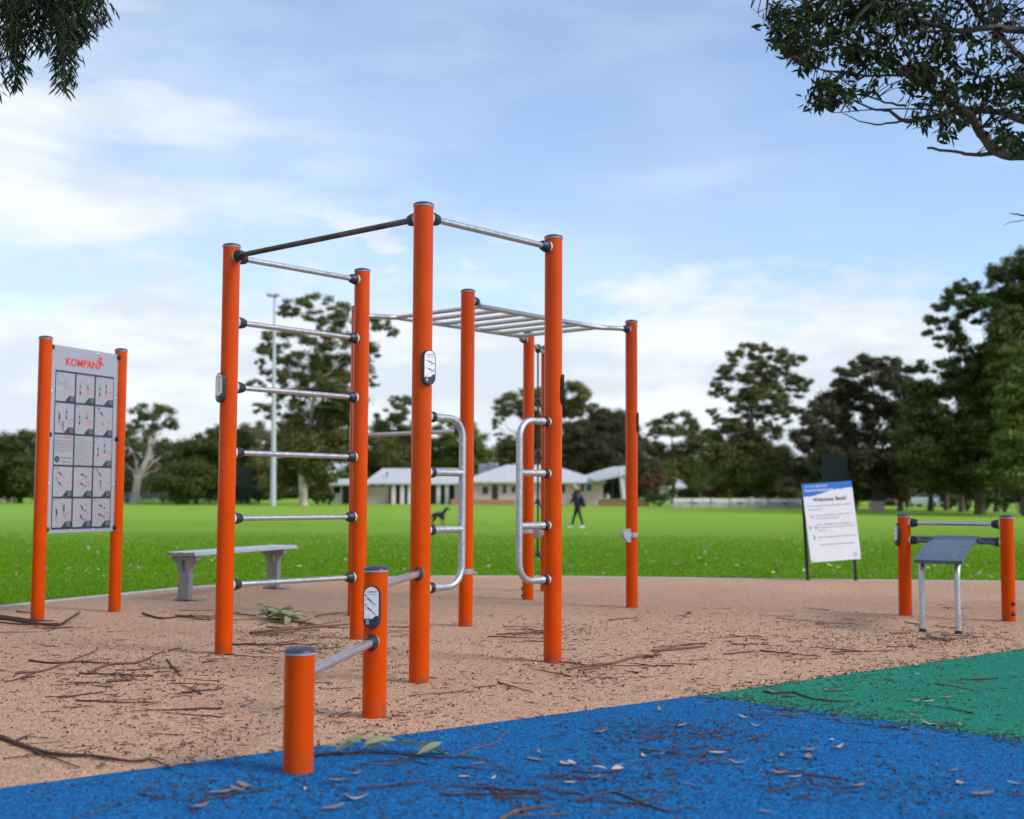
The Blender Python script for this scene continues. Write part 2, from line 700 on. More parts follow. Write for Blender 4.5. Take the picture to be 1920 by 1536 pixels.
def V2(x, y, z=0.0):
    return Vector((x, y, z))


def post(root, p, h, r=POST_R, name='post', cap=True):
    mb = MB()
    mb.lathe((p.x, p.y, -.03), Z, [(0, r), (h - .033 + .03, r)], 32)
    o = mb.build(name, M_ORANGE, root)
    if cap:
        c = MB()
        top = h - .033
        c.lathe((p.x, p.y, top), Z, [(0, r + .0005), (.001, r + .0028), (.007, r + .0028), (.0075, r - .002)], 32)
        c.mat = 1
        prof = [(.0076, r + .001), (.0080, r + .0034), (.0105, r + .0034)]
        for k in range(1, 7):
            a = k / 6 * math.pi / 2
            prof.append((.0105 + .0175 * math.sin(a), max(.0005, (r + .0030) * math.cos(a))))
        c.lathe((p.x, p.y, top), Z, prof, 32)
        c.build('cap', [M_RING, M_CAP], o, sharp=50)
    return o


def clamp(bar, p, d, z):
    """rounded dark socket that holds a bar to a post, on a pale saddle"""
    d = d.normalized()
    o = V2(p.x, p.y, z) + d * (POST_R - .012)
    mb = MB()
    mb.lathe(o, d, [(0, .0300), (.015, .0300), (.0163, .029)], 24, 1.15)
    mb.mat = 1
    mb.lathe(o + d * .0165, d, [(0, .029), (.0015, .0315), (.015, .0312), (.036, .0275), (.052, .0235), (.056, .0205), (.0565, .0178)], 24, 1.15)
    mb.build('bar_socket', [M_SADDLE, M_DARK], bar, sharp=45)


def bar(root, a, b, z, name='crossbar', r=.0172, m=None, zb=None):
    zb = z if zb is None else zb
    d = (b - a)
    d.z = 0
    d.normalize()
    mb = MB()
    mb.tube([V2(a.x, a.y, z) + d * (POST_R - .002), V2(b.x, b.y, zb) - d * (POST_R - .002)], r, 20)
    o = mb.build(name, m or M_STEEL, root)
    clamp(o, a, d, z)
    clamp(o, b, -d, zb)
    return o


def capsule(w, h, n=10):
    """upright stadium outline"""
    r = w / 2
    pts = []
    for k in range(n + 1):
        a = math.pi * k / n
        pts.append((r * math.cos(a), h / 2 - r + r * math.sin(a)))
    for k in range(n + 1):
        a = math.pi + math.pi * k / n
        pts.append((r * math.cos(a), -h / 2 + r + r * math.sin(a)))
    return pts


_font_cache = {}


def text_faces(body, bold=0.0):
    key = (body, bold)
    if key in _font_cache:
        return _font_cache[key]
    c = bpy.data.curves.new('lettering', 'FONT')
    c.body = body
    c.size = 1.0
    c.offset = bold
    c.resolution_u = 3
    c.align_x = 'LEFT'
    o = bpy.data.objects.new('lettering', c)
    COL.objects.link(o)
    dg = bpy.context.evaluated_depsgraph_get()
    me = bpy.data.meshes.new_from_object(o.evaluated_get(dg))
    vs = [(v.co.x, v.co.y) for v in me.vertices]
    fs = [list(p.vertices) for p in me.polygons]
    bpy.data.objects.remove(o)
    bpy.data.curves.remove(c)
    bpy.data.meshes.remove(me)
    _font_cache[key] = (vs, fs)
    return vs, fs


class Face:
    """a flat printed face: origin, right and up vectors; layers stack a hair apart"""

    def __init__(s, o, u, v, step=.0006):
        s.o, s.u, s.v = Vector(o), Vector(u).normalized(), Vector(v).normalized()
        s.n = s.u.cross(s.v).normalized()
        s.step = step
        s.mb = MB()
        s.mats = []

    def p(s, x, y, l):
        return s.o + s.u * x + s.v * y + s.n * (l * s.step)

    def use(s, m):
        if m not in s.mats:
            s.mats.append(m)
        s.mb.mat = s.mats.index(m)

    def poly(s, pts, m, l=1):
        s.use(m)
        a = sum(pts[i][0] * pts[(i + 1) % len(pts)][1] - pts[(i + 1) % len(pts)][0] * pts[i][1] for i in range(len(pts)))
        if a < 0:
            pts = pts[::-1]
        s.mb.add([s.p(x, y, l) for x, y in pts], [tuple(range(len(pts)))])

    def rect(s, x0, y0, x1, y1, m, l=1):
        s.poly([(x0, y0), (x1, y0), (x1, y1), (x0, y1)], m, l)

    def line(s, a, b, w, m, l=2, w2=None):
        w2 = w if w2 is None else w2
        dx, dy = b[0] - a[0], b[1] - a[1]
        k = math.hypot(dx, dy) or 1
        nx, ny = -dy / k / 2, dx / k / 2
        s.poly([(a[0] + nx * w, a[1] + ny * w), (a[0] - nx * w, a[1] - ny * w), (b[0] - nx * w2, b[1] - ny * w2), (b[0] + nx * w2, b[1] + ny * w2)], m, l)

    def disc(s, c, r, m, l=2, n=12, ry=None):
        ry = ry or r
        s.poly([(c[0] + r * math.cos(2 * math.pi * k / n), c[1] + ry * math.sin(2 * math.pi * k / n)) for k in range(n)], m, l)

    def text(s, body, x, y, size, m, l=2, width=None, bold=0.0, center=False):
        vs, fs = text_faces(body, bold)
        if not vs:
            return
        x0, x1 = min(v[0] for v in vs), max(v[0] for v in vs)
        kx = size if width is None else width / (x1 - x0)
        ox = x - x0 * kx if not center else x - (x0 + x1) / 2 * kx
        s.use(m)
        s.mb.add([s.p(ox + a * kx, y + b * size, l) for a, b in vs], fs)

    def figure(s, x, y, k, pose, l=3):
        """small exercise figure drawn with limbs; pose = list of (x0,y0,x1,y1,width,ink)"""
        ink = {'d': M_NAVY, 'r': M_SKINPRINT, 'b': M_BLACK, 'g': M_GREYPRINT, 'R': M_RED}
        for i, (x0, y0, x1, y1, w, c) in enumerate(pose):
            if x0 == x1 and y0 == y1:
                s.disc((x + x0 * k, y + y0 * k), w * k, ink[c], l + .2 * i, 10)
            else:
                s.line((x + x0 * k, y + y0 * k), (x + x1 * k, y + y1 * k), w * k, ink[c], l + .2 * i, w * k * .75)

    def logo(s, x, y, k, l=3):
        """red lettering with a leaping figure for its last stroke"""
        s.text('KOMPAN', x, y, k, M_RED, l, width=k * 4.35, bold=.03)
        fx = x + k * 4.58
        s.line((fx, y + k * .02), (fx + .16 * k, y + k * .62), .15 * k, M_RED, l + .3, .26 * k)
        s.line((fx + .10 * k, y + k * .62), (fx + .62 * k, y + k * .46), .20 * k, M_RED, l + .5, .15 * k)
        s.line((fx + .12 * k, y + k * .62), (fx - .30 * k, y + k * .98), .20 * k, M_RED, l + .7, .12 * k)
        s.line((fx + .16 * k, y + k * .66), (fx + .42 * k, y + k * 1.22), .24 * k, M_RED, l + .9, .12 * k)
        s.disc((fx + .10 * k, y + k * 1.12), .14 * k, M_RED, l + 1.1)
        s.disc((fx - .02 * k, y - k * .02), .05 * k, M_RED, l + 1.3)

    def build(s, name, parent):
        return s.mb.build(name, s.mats, parent, sharp=0)


PUSHUP = [(-.9, .35, -.25, .18, .16, 'r'), (-.25, .18, .35, -.02, .24, 'b'), (.35, -.02, .72, -.16, .2, 'g'), (.86, -.22, .86, -.22, .13, 'd'), (.5, -.1, .38, -.62, .09, 'g')]
DIP = [(-.8, .75, -.55, .35, .1, 'g'), (-.55, .35, .0, -.1, .22, 'b'), (.0, -.1, .75, -.75, .17, 'r'), (-.95, .85, -.95, .85, .13, 'd'), (-.7, .6, -.9, .05, .09, 'g')]
HANG = [(0, 1, 0, .55, .1, 'g'), (0, .45, 0, .45, .13, 'd'), (0, .35, 0, -.1, .24, 'g'), (0, -.1, .02, -.45, .22, 'b'), (.02, -.45, -.08, -.95, .14, 'r')]
TUCK = [(0, 1, .04, .6, .1, 'r'), (.02, .5, .02, .5, .14, 'r'), (.02, .4, 0, 0, .24, 'g'), (0, 0, .2, -.15, .22, 'b'), (.2, -.15, .15, -.6, .13, 'r'), (.15, -.6, .28, -.85, .1, 'r')]
STAND = [(-.3, .9, -.1, .5, .1, 'g'), (0, .55, 0, .55, .13, 'd'), (0, .4, .03, -.05, .24, 'b'), (.03, -.05, -.3, -.55, .13, 'g'), (.03, -.05, .22, -.85, .13, 'g')]
BRIDGE = [(-.75, -.2, -.45, .3, .15, 'r'), (-.45, .3, .0, .15, .18, 'r'), (.0, .15, .4, -.5, .26, 'b'), (.4, -.5, .8, -.62, .2, 'g'), (.95, -.6, .95, -.6, .13, 'd')]
POSES = [None, (HANG, TUCK), (HANG, HANG), (STAND, HANG), (HANG, TUCK), (DIP, TUCK), None, None, (HANG, HANG), (DIP, DIP), (PUSHUP, PUSHUP), (DIP, STAND), (STAND, STAND), (BRIDGE, BRIDGE), (PUSHUP, PUSHUP)]


def plate(pst, p, z, ang, poses=(PUSHUP, PUSHUP), th=.022):
    """pill-shaped instruction plate strapped to a post; ang is the heading it faces, degrees clockwise from ahead"""
    n = Vector((math.sin(R(ang)), math.cos(R(ang)), 0))
    u = Z.cross(n)
    w, h = .074, .182
    mb = MB()
    o = V2(p.x, p.y, z) + n * (POST_R - .004)
    mb.prism(capsule(w, h), o, u, Z, th)
    b = mb.build('instruction_plate', M_DARK, pst)
    f = Face(o + n * th, u, Z)
    f.poly(capsule(w - .010, h - .010), M_WHITE, 1)
    f.logo(-.020, .062, .0085, 2)
    f.line((-.03, .053), (.03, .053), .0015, M_GREYPRINT, 2)
    f.figure(0, .027, .027, poses[0], 2)
    f.figure(0, -.012, .027, poses[1], 2)
    for k in range(2):
        f.line((-.022 + k * .012, -.035), (-.022 + k * .012, -.052), .002, M_SKINPRINT, 2)
    f.poly([(-.0315, -.050), (.004, -.050), (.020, -.036), (.0315, -.036)] + [(.0315 * math.cos(a), -.0545 + .0315 * math.sin(a)) for a in [-math.pi * k / 10 for k in range(11)]], M_NAVY, 3)
    for k in range(3):
        f.rect(-.023, -.058 - k * .007, -.010, -.0555 - k * .007, M_WHITE, 4)
    f.build('plate_print', b)


def grab_bar(root, p, d, zs, reach, name='grab_bar'):
    """galvanised D-shaped handle: two bent arms, two rungs, flared ends in dark collars"""
    d = d.normalized()
    r = .0192
    z0, z1 = zs[0], zs[-1]
    rb = .105
    o = V2(p.x, p.y)
    a0 = POST_R - .004
    pts, rad = [], []

    def arm(z, s0):
        return [(o + d * a + Z * z, rr) for a, rr in ((a0 + .004, .0255), (a0 + .03, .0248), (a0 + .075, .0212), (a0 + .11, r))]
    seq = arm(z1, 1)
    for k in range(0, 9):
        t = k / 8 * math.pi / 2
        seq.append((o + d * (reach - rb + rb * math.sin(t)) + Z * (z1 - rb + rb * math.cos(t)), r))
    for k in range(0, 9):
        t = k / 8 * math.pi / 2
        seq.append((o + d * (reach - rb + rb * math.cos(t)) + Z * (z0 + rb - rb * math.sin(t)), r))
    seq += arm(z0, -1)[::-1]
    mb = MB()
    mb.tube([q[0] for q in seq], [q[1] for q in seq], 18)
    b = mb.build(name, M_GALV, root)
    for z in zs[1:-1]:
        q = arm(z, 1) + [(o + d * (reach - .004) + Z * z, r)]
        m2 = MB()
        m2.tube([x[0] for x in q], [x[1] for x in q], 18)
        m2.build('rung', M_GALV, b)
    for z in zs:
        m3 = MB()
        q = o + d * (POST_R - .008) + Z * z
        m3.lathe(q, d, [(0, .027), (.014, .027), (.0145, .024)], 20)
        m3.mat = 1
        m3.lathe(q + d * .0146, d, [(0, .0245), (.001, .0285), (.030, .0285), (.031, .0256)], 20)
        m3.build('bar_socket', [M_SADDLE, M_DARK], b)
    return b


def climbing_rig():
    A, B, C, D = V2(-1.727, 7.595), V2(-.470, 6.487), V2(.241, 7.295), V2(-1.022, 8.413)
    P, Q = gnd(554, 1455) + V2(0, .05), gnd(699, 1348) + V2(0, .05)
    root = thing('climbing_rig', 'orange exercise rig with stall bars, pull-up bar, grab handles and low push-up bars', 'exercise rig', B)
    pa, pb, pc, pd = [post(root, p, H_TALL) for p in (A, B, C, D)]
    pp = post(root, P, .436)
    pq = post(root, Q, .655)
    pq['label'] = 'short orange post with an instruction plate'
    pp['label'] = 'shortest orange post, standing on the blue rubber'
    o = bar(root, A, B, 2.41, 'pull_up_bar', r=.0160, m=M_WORN)
    o['label'] = 'worn dark pull-up bar'
    bar(root, B, C, 2.415)
    for k in range(6):
        bar(root, A, D, .41 + .40 * k, 'stall_bar')
    grab_bar(root, B, C - B, (.475, .775, 1.075, 1.365), .31)
    grab_bar(root, C, B - C, (.475, .785, 1.085, 1.385), .30)
    bar(root, P, Q, .325, 'push_up_bar', r=.0185)
    bar(root, Q, B, .555, 'push_up_bar', r=.0185)
    plate(pa, A, 1.60, 222, (HANG, TUCK))
    plate(pb, B, 1.615, 142)
    plate(pc, C, 1.575, 92, (HANG, HANG), .016)
    plate(pq, Q, .475, 188, (DIP, DIP))


climbing_rig()


def foothold(pst, p, z, d=None):
    mb = MB()
    mb.lathe((p.x, p.y, z - .019), Z, [(0, POST_R + .0005), (0, POST_R + .003), (.038, POST_R + .003), (.038, POST_R + .0005)], 28)
    b = mb.build('steel_band', M_STEEL, pst)
    if d is not None:
        d = d.normalized()
        n = d.cross(Z).normalized()
        m2 = MB()
        pr = [(0, .055)] + [(.085 * math.sin(a) * .75, .02 + .035 * math.cos(a) if a < 1.57 else .02 + .085 * math.cos(a)) for a in [math.pi * k / 12 for k in range(13)]]
        m2.prism(pr, V2(p.x, p.y, z) + d * (POST_R - .003) - n * .035, d, Z, -.07)
        m2.build('foothold', M_GALV, b)


def bolts(pst, p, ang, zs, r=.014):
    n = Vector((math.sin(R(ang)), math.cos(R(ang)), 0))
    for z in zs:
        mb = MB()
        mb.lathe(V2(p.x, p.y, z) + n * (POST_R - .006), n, [(0, r), (.010, r), (.014, r * .8), (.016, r * .3)], 14)
        mb.build('bolt', M_DARK, pst)


def ladder_rig():
    E_, F_, I_ = V2(-.334, 9.27), V2(1.044, 10.896), V2(-1.253, 10.065)
    G_ = V2(.155, 11.667)
    Hh = V2(.347, 12.70)
    root = thing('overhead_ladder_rig', 'orange and steel overhead monkey-bar ladder on five posts with a climbing net', 'exercise rig', E_)
    pe, pf, pg, ph, pi = [post(root, p, h) for p, h in ((E_, 2.505), (F_, 2.51), (G_, H_TALL), (Hh, H_TALL), (I_, H_TALL))]
    c = (E_ + F_ + G_ + I_) / 4
    zr = 2.415
    rails = []
    for a, b in ((I_, G_), (E_, F_)):
        d = (b - a).normalized()
        side = c - a
        side = (side - d * side.dot(d)).normalized()
        L_ = (b - a).length
        ins = .14
        bend = .16
        pts = [a + d * (POST_R - .002), a + d * (.10 + 0)]
        m_ = []
        kink0, kink1 = a + d * .30 + side * ins, b - d * .30 + side * ins
        path = [a + d * POST_R + side * .0, a + d * .12 + side * .02, a + d * .22 + side * .085, kink0, kink1, b - d * .22 + side * .085, b - d * .12 + side * .02, b - d * POST_R]
        mb = MB()
        mb.tube([V2(p.x, p.y, zr) for p in path], .0205, 18)
        o = mb.build('ladder_rail', M_STEEL, root)
        clamp(o, a, d, zr)
        clamp(o, b, -d, zr)
        rails.append((kink0, kink1))
    (a0, a1), (b0, b1) = rails
    for k in range(7):
        t = k / 6
        p, q = a0.lerp(a1, t), b0.lerp(b1, t)
        mb = MB()
        mb.tube([V2(p.x, p.y, zr), V2(q.x, q.y, zr)], .0162, 16)
        mb.build('ladder_rung', M_STEEL, root)
    bar(root, I_, E_, 1.435, 'crossbar')
    nb = bar(root, G_, Hh, 2.40, 'net_bar')
    # climbing net: one upright rope with four cross ropes tied on
    d = (Hh - G_).normalized()
    mid = G_.lerp(Hh, .50)
    mb = MB()
    xs = [(2.41, 0), (2.2, .006), (1.9, .012), (1.4, .022), (.9, .028), (.42, .03), (.36, .031)]
    mb.tube([mid + d * s_ + Z * z for z, s_ in xs], .0085, 8)
    net = mb.build('climbing_net', mat('black_rope', (.012, .020, .016), .75, var=.4, scale=120), root)
    for z in (1.90, 1.395, .905, .405):
        m2 = MB()
        cz = mid + d * .02 + Z * z
        pts = [G_ + d * POST_R + Z * (z - .02), G_.lerp(mid, .5) + Z * (z - .035), cz + Z * .005, mid.lerp(Hh, .5) + Z * (z - .07), Hh - d * POST_R + Z * (z - .06)]
        m2.tube(pts, .0075, 8)
        m2.build('cross_rope', MATS['black_rope'], net)
        m3 = MB()
        m3.ell(cz, (.026, .026, .030), 10, 7)
        m3.build('rope_joint', M_DARK, net)
    m4 = MB()
    m4.lathe(mid + Z * 2.355, Z, [(0, .014), (.02, .030), (.07, .030), (.085, .014)], 14)
    m4.build('rope_joint', M_DARK, net)
    foothold(pe, E_, .40)
    foothold(pf, F_, .625, Vector((-.96, -.28, 0)))
    foothold(pg, G_, .63, Vector((.80, -.60, 0)))
    bolts(pg, G_, 262, (.10, .035))
    plate(pf, F_, 1.60, 92, th=.013)
    return root


ladder_rig()


# ------------------------------------------------------------------ exercise chart board on the left
def chart_board():
    a, b = gnd(68, 1166) + V2(-.012, .05), gnd(213, 1148) + V2(-.01, .05)
    root = thing('exercise_chart_board', 'tall exercise chart board between two orange posts with red lettering on top', 'information board', (a + b) / 2)
    for p in (a, b):
        post(root, p, 2.165, r=.0495)
    u = (b - a)
    u.z = 0
    L_ = u.length
    u.normalize()
    n = u.cross(Z).normalized()
    if n.y > 0:
        n = -n
    W, Hp = L_ - .075, 1.445
    o = a + u * .040 + n * .012 + Z * .655
    mb = MB()
    mb.prism([(0, 0), (W, 0), (W, Hp), (0, Hp)], o - n * .008, u, Z, .008)
    pn = mb.build('panel', M_PANEL, root, sharp=20)
    f = Face(o, u, Z)
    # frame of the chart
    gx0, gx1, gy0, gy1 = W * .075, W * .925, Hp * .018, Hp * .868
    f.rect(gx0, gy0, gx1, gy1, M_NAVY, 1)
    cw, ch = (gx1 - gx0) / 3, (gy1 - gy0) / 5
    for r_ in range(5):
        for c_ in range(3):
            x0 = gx0 + cw * c_ + .009
            x1 = gx0 + cw * (c_ + 1) - .009
            y1 = gy1 - ch * r_ - (.016 if r_ == 0 else .008)
            y0 = gy1 - ch * (r_ + 1) + (.016 if r_ == 4 else .008)
            k = r_ * 3 + c_
            if k in (6, 7):
                f.rect(x0, y0, x1, y1, M_CELL, 2)
                continue
            w = x1 - x0
            f.poly([(x0, y0), (x0 + w * .48, y0), (x0 + w * .72, y0 + .046), (x1, y0 + .046), (x1, y1), (x0, y1)], M_CELL, 2)
            f.text(('Pull Up', 'Dip', 'Plank', 'Step')[k % 4], x0 + .006, y1 - .014, .011, M_NAVY, 3)
            for j in range(4):
                f.rect(x1 - w * .24, y0 + .008 + j * .009, x1 - w * .03, y0 + .012 + j * .009, M_GREYPRINT, 3)
            for j in range(2):
                f.line((x1 - .045 + j * .020, y0 + .062), (x1 - .043 + j * .020, y0 + .100), .006, M_SKINPRINT, 3)
                f.disc((x1 - .044 + j * .020, y0 + .108), .006, M_RED, 3)
            if POSES[k] is None:
                for j, hh in enumerate((.07, .03, .03, .03, .08, .08, .07)):
                    xx = x0 + .02 + j * .018
                    f.line((xx, y0 + .13 - j * .006), (xx, y0 + .13 - j * .006 + hh), .003, M_GREYPRINT, 3)
                f.line((x0 + .02, y0 + .150), (x0 + .10, y0 + .135), .003, M_GREYPRINT, 3.3)
                continue
            p0, p1 = POSES[k]
            flat = p0 in (PUSHUP, BRIDGE, DIP)
            if flat:
                f.figure(x0 + w * .45, y1 - .062, .055, p0, 3)
                f.figure(x0 + w * .42, y1 - .135, .055, p1, 3)
            else:
                f.figure(x0 + w * .22, y1 - .125, .070, p0, 3)
                f.figure(x0 + w * .60, y1 - .095, .070, p1, 3)
                if k == 3:
                    f.figure(x0 + w * .42, y1 - .18, .05, STAND, 6)
    # text cells of the middle row
    y1 = gy1 - ch * 2 - .012
    x0 = gx0 + .014
    f.text('Welcome to', x0, y1 - .020, .013, M_NAVY, 3, width=.075)
    f.logo(x0 + .080, y1 - .020, .018, 3)
    f.text('Fitness', x0 + .170, y1 - .022, .011, M_NAVY, 3)
    rows = ['This outdoor gym is for everyone aged 13 and up.', 'Warm up first and choose your own level.', 'DO THE EXERCISES IN YOUR OWN PACE', 'Start with the easy exercise and move on', 'to the harder ones as you get stronger.', 'Rest a minute between the sets.']
    for i, s_ in enumerate(rows):
        f.text(s_, x0, y1 - .045 - i * .017, .011, M_NAVY, 3, width=(cw - .03) * (1.0 if i != 5 else .6))
    f.disc((x0 + .030, y1 - .185), .026, M_NAVY, 3, 20)
    f.figure(x0 + .030, y1 - .185, .018, [(-.5, .5, .1, .1, .25, 'g'), (.1, .1, .5, .6, .2, 'g'), (.1, .1, -.3, -.8, .25, 'g'), (.1, 0, .6, -.7, .22, 'g')], 4)
    f.text('Forster Park', x0 + .070, y1 - .178, .019, M_NAVY, 3, width=.12, bold=.015)
    f.text('0800 000 000', x0 + .080, y1 - .207, .012, M_NAVY, 3, width=.09)
    x0 = gx0 + cw + .014
    for i in range(15):
        f.rect(x0, y1 - .018 - i * .0145, x0 + (cw - .03) * (.5 + .5 * ((i * 37) % 11) / 10), y1 - .0135 - i * .0145, M_GREYPRINT, 3)
    # heading
    f.logo(W * .215, Hp * .900, .082, 2)
    f.build('chart_print', pn)
    for x, y in ((.0, .985), (.0, .52), (.0, .02), (1, .985), (1, .52), (1, .02)):
        m2 = MB()
        m2.lathe(o + u * (.010 + x * (W - .02)) + Z * (y * Hp), n, [(0, .020), (.012, .020), (.020, .014), (.022, .004)], 14)
        m2.build('corner_bolt', M_DARK, pn)
    for x, y in ((.36, .985), (.67, .985), (.36, .012), (.67, .012), (.03, .75), (.97, .75), (.03, .26), (.97, .26)):
        m2 = MB()
        m2.lathe(o + u * (x * W) + Z * (y * Hp), n, [(0, .009), (.003, .009), (.006, .005)], 12)
        m2.build('screw', M_STEEL, pn)


chart_board()


# ------------------------------------------------------------------ sit-up bench on the right
def sit_up_bench():
    a, b = gnd(1701.5, 1155) + V2(0, .05), gnd(1896.5, 1166) + V2(0, .05)
    root = thing('sit_up_bench', 'sit-up bench with a curved blue-grey board between two short orange posts', 'exercise bench', (a + b) / 2)
    pa, pb = post(root, a, .832), post(root, b, .832)
    bar(root, a, b, .752, 'foot_bar', r=.0175)
    bar(root, a, b, .612, 'board_bar', r=.0175)
    plate(pa, a, .655, 266)
    bolts(pb, b, 158, (.140, .060), .018)
    u = (b - a)
    u.z = 0
    u.normalize()
    mid = (a + b) / 2 + u * .01
    fr = (gnd(1731, 1187) + gnd(1801, 1189)) / 2 + V2(.01, .06)
    w = (fr - mid)
    w.z = 0
    ln = w.length
    w.normalize()
    # the board: a bent slab, wide tabs over the bar, narrower body running to the front
    n = 16
    top, bot = [], []
    th = .024
    wid, zs, ss = [], [], []
    for i in range(n + 1):
        t = i / n
        s_ = -.045 + t * (ln + .10)
        z = .655 - .034 * min(1, t / .11) - .108 * max(0, (t - .11) / .89) ** 1.9
        ss.append(s_)
        zs.append(z)
    mb = MB()
    hw = .168
    perp = u
    vs = []
    for i in range(n + 1):
        for sx in (-1, 1):
            vs.append(mid + w * ss[i] + perp * (sx * hw) + Z * zs[i])
        for sx in (-1, 1):
            vs.append(mid + w * ss[i] + perp * (sx * hw) + Z * (zs[i] - th))
    fs = []
    for i in range(n):
        p = i * 4
        fs += [(p, p + 1, p + 5, p + 4), (p + 2, p + 6, p + 7, p + 3), (p, p + 4, p + 6, p + 2), (p + 1, p + 3, p + 7, p + 5)]
    fs += [(0, 2, 3, 1), (n * 4, n * 4 + 1, n * 4 + 3, n * 4 + 2)]
    mb.add(vs, fs)
    for sx in (-1, 1):
        c0 = mid + perp * (sx * (hw + .070)) + Z * (zs[0] - th / 2 - .024) + w * .004
        tl = (w * .9 - Z * .436).normalized()
        Mx = Matrix((u, tl, u.cross(tl))).transposed()
        mb.bbox(c0, (.140 - .002, .085, th), .004, M=Mx)
        mb.mat = 1
        mb.box(c0 + tl.cross(u) * (th / 2 + .0005), (.060, .028, .002), M=Mx)
        mb.mat = 0
    mb.mat = 1
    for sx in (-1, 1):
        for i in (3, 6, 9, 12, 14):
            mb.lathe(mid + w * ss[i] + perp * (sx * (hw - .035)) + Z * (zs[i] - .001), Z, [(0, .007), (.003, .007)], 8)
    mb.build('board', [M_BOARD, M_DARK], root, sharp=30)
    # bent tube legs
    n = 16
    for sx in (-1, 1):
        base = fr + perp * (sx * .125)
        z1 = zs[-1] - th
        pts = [base + Z * -.03, base + Z * (z1 - .09), base - w * .012 + Z * (z1 - .045), base - w * .05 + Z * (z1 - .016), base - w * .12 + Z * (z1 - .006), base - w * .30 + Z * (z1 + .032)]
        m2 = MB()
        m2.tube(pts, .0205, 16)
        lg = m2.build('leg', M_GALV, root)
        m3 = MB()
        m3.lathe(base + Z * -.002, Z, [(0, .026), (.022, .026), (.024, .021)], 16)
        m3.build('collar', M_DARK, lg)


sit_up_bench()


# ------------------------------------------------------------------ slatted seat on the left
def park_bench():
    a, b = gnd(352, 1127) + V2(0, .06), gnd(517, 1104.5) + V2(0, .06)
    root = thing('backless_bench', 'backless aluminium bench on two grey pedestal legs beside the lawn', 'bench', (a + b) / 2)
    u = (b - a)
    u.z = 0
    ln = u.length
    u.normalize()
    v = Z.cross(u).normalized()
    if v.x > 0:
        v = -v
    zt = .440
    mb = MB()
    Mx = Matrix((u, v, Z)).transposed()
    c = (a + b) / 2
    for k in (-1, 0, 1):
        cc = c + v * (k * .101) + Z * (zt - .018)
        mb.bbox(cc, (ln + .30, .092, .036), .006, M=Mx)
    seat = mb.build('seat', M_ALU, root, sharp=30)
    for k in (-1, 0, 1):
        for s_ in (-1, 1):
            m1 = MB()
            m1.box(c + v * (k * .101) + u * (s_ * (ln + .30 + .004) / 2) + Z * (zt - .018), (.004, .084, .029), M=Mx)
            m1.build('end_cap', M_LEG, seat)
    for i, p in enumerate((a, b)):
        o = p - u * .035
        m2 = MB()
        hw, ft = .128, .056
        zz = zt - .040
        # half outlines either side of an oval opening
        for s_ in (1, -1):
            pl = [(0, .016), (s_ * ft, .016), (s_ * ft, zz - .15)]
            for k in range(1, 7):
                t = k / 6 * math.pi / 2
                pl.append((s_ * (ft + .058 * (1 - math.cos(t))), zz - .15 + .105 * math.sin(t)))
            pl += [(s_ * hw, zz - .038), (s_ * hw, zz), (0, zz), (0, zz - .030)]
            for k in range(0, 11):
                t = k / 10 * math.pi
                pl.append((s_ * .027 * math.sin(t), zz - .030 - .056 + .056 * math.cos(t)))
            pl.append((0, zz - .142))
            if s_ < 0:
                pl = pl[::-1]
            m2.prism(pl, o, -v, Z, .07)
        m2.bbox(p + Z * .008, (.13, .26, .016), .004, M=Mx)
        lg = m2.build('leg', M_LEG, root, sharp=30)
        for sx in (-1, 1):
            for sy in (-1, 1):
                m4 = MB()
                m4.lathe(p + u * (sx * .048) + v * (sy * .105) + Z * .016, Z, [(0, .010), (.010, .010), (.011, .005), (.022, .005)], 8)
                m4.build('anchor_bolt', M_GALV, lg)
        if i == 0:
            nrm = (-v).cross(Z).normalized()
            if nrm.dot(u) > 0:
                nrm = -nrm
            f = Face(p - u * .0352 - u * .0008 + Z * .235, -v, Z)
            f.rect(-.032, -.026, .032, .022, mat('brown_plaque', (.022, .012, .010), .4), 1)
            f.build('plaque', lg)


park_bench()


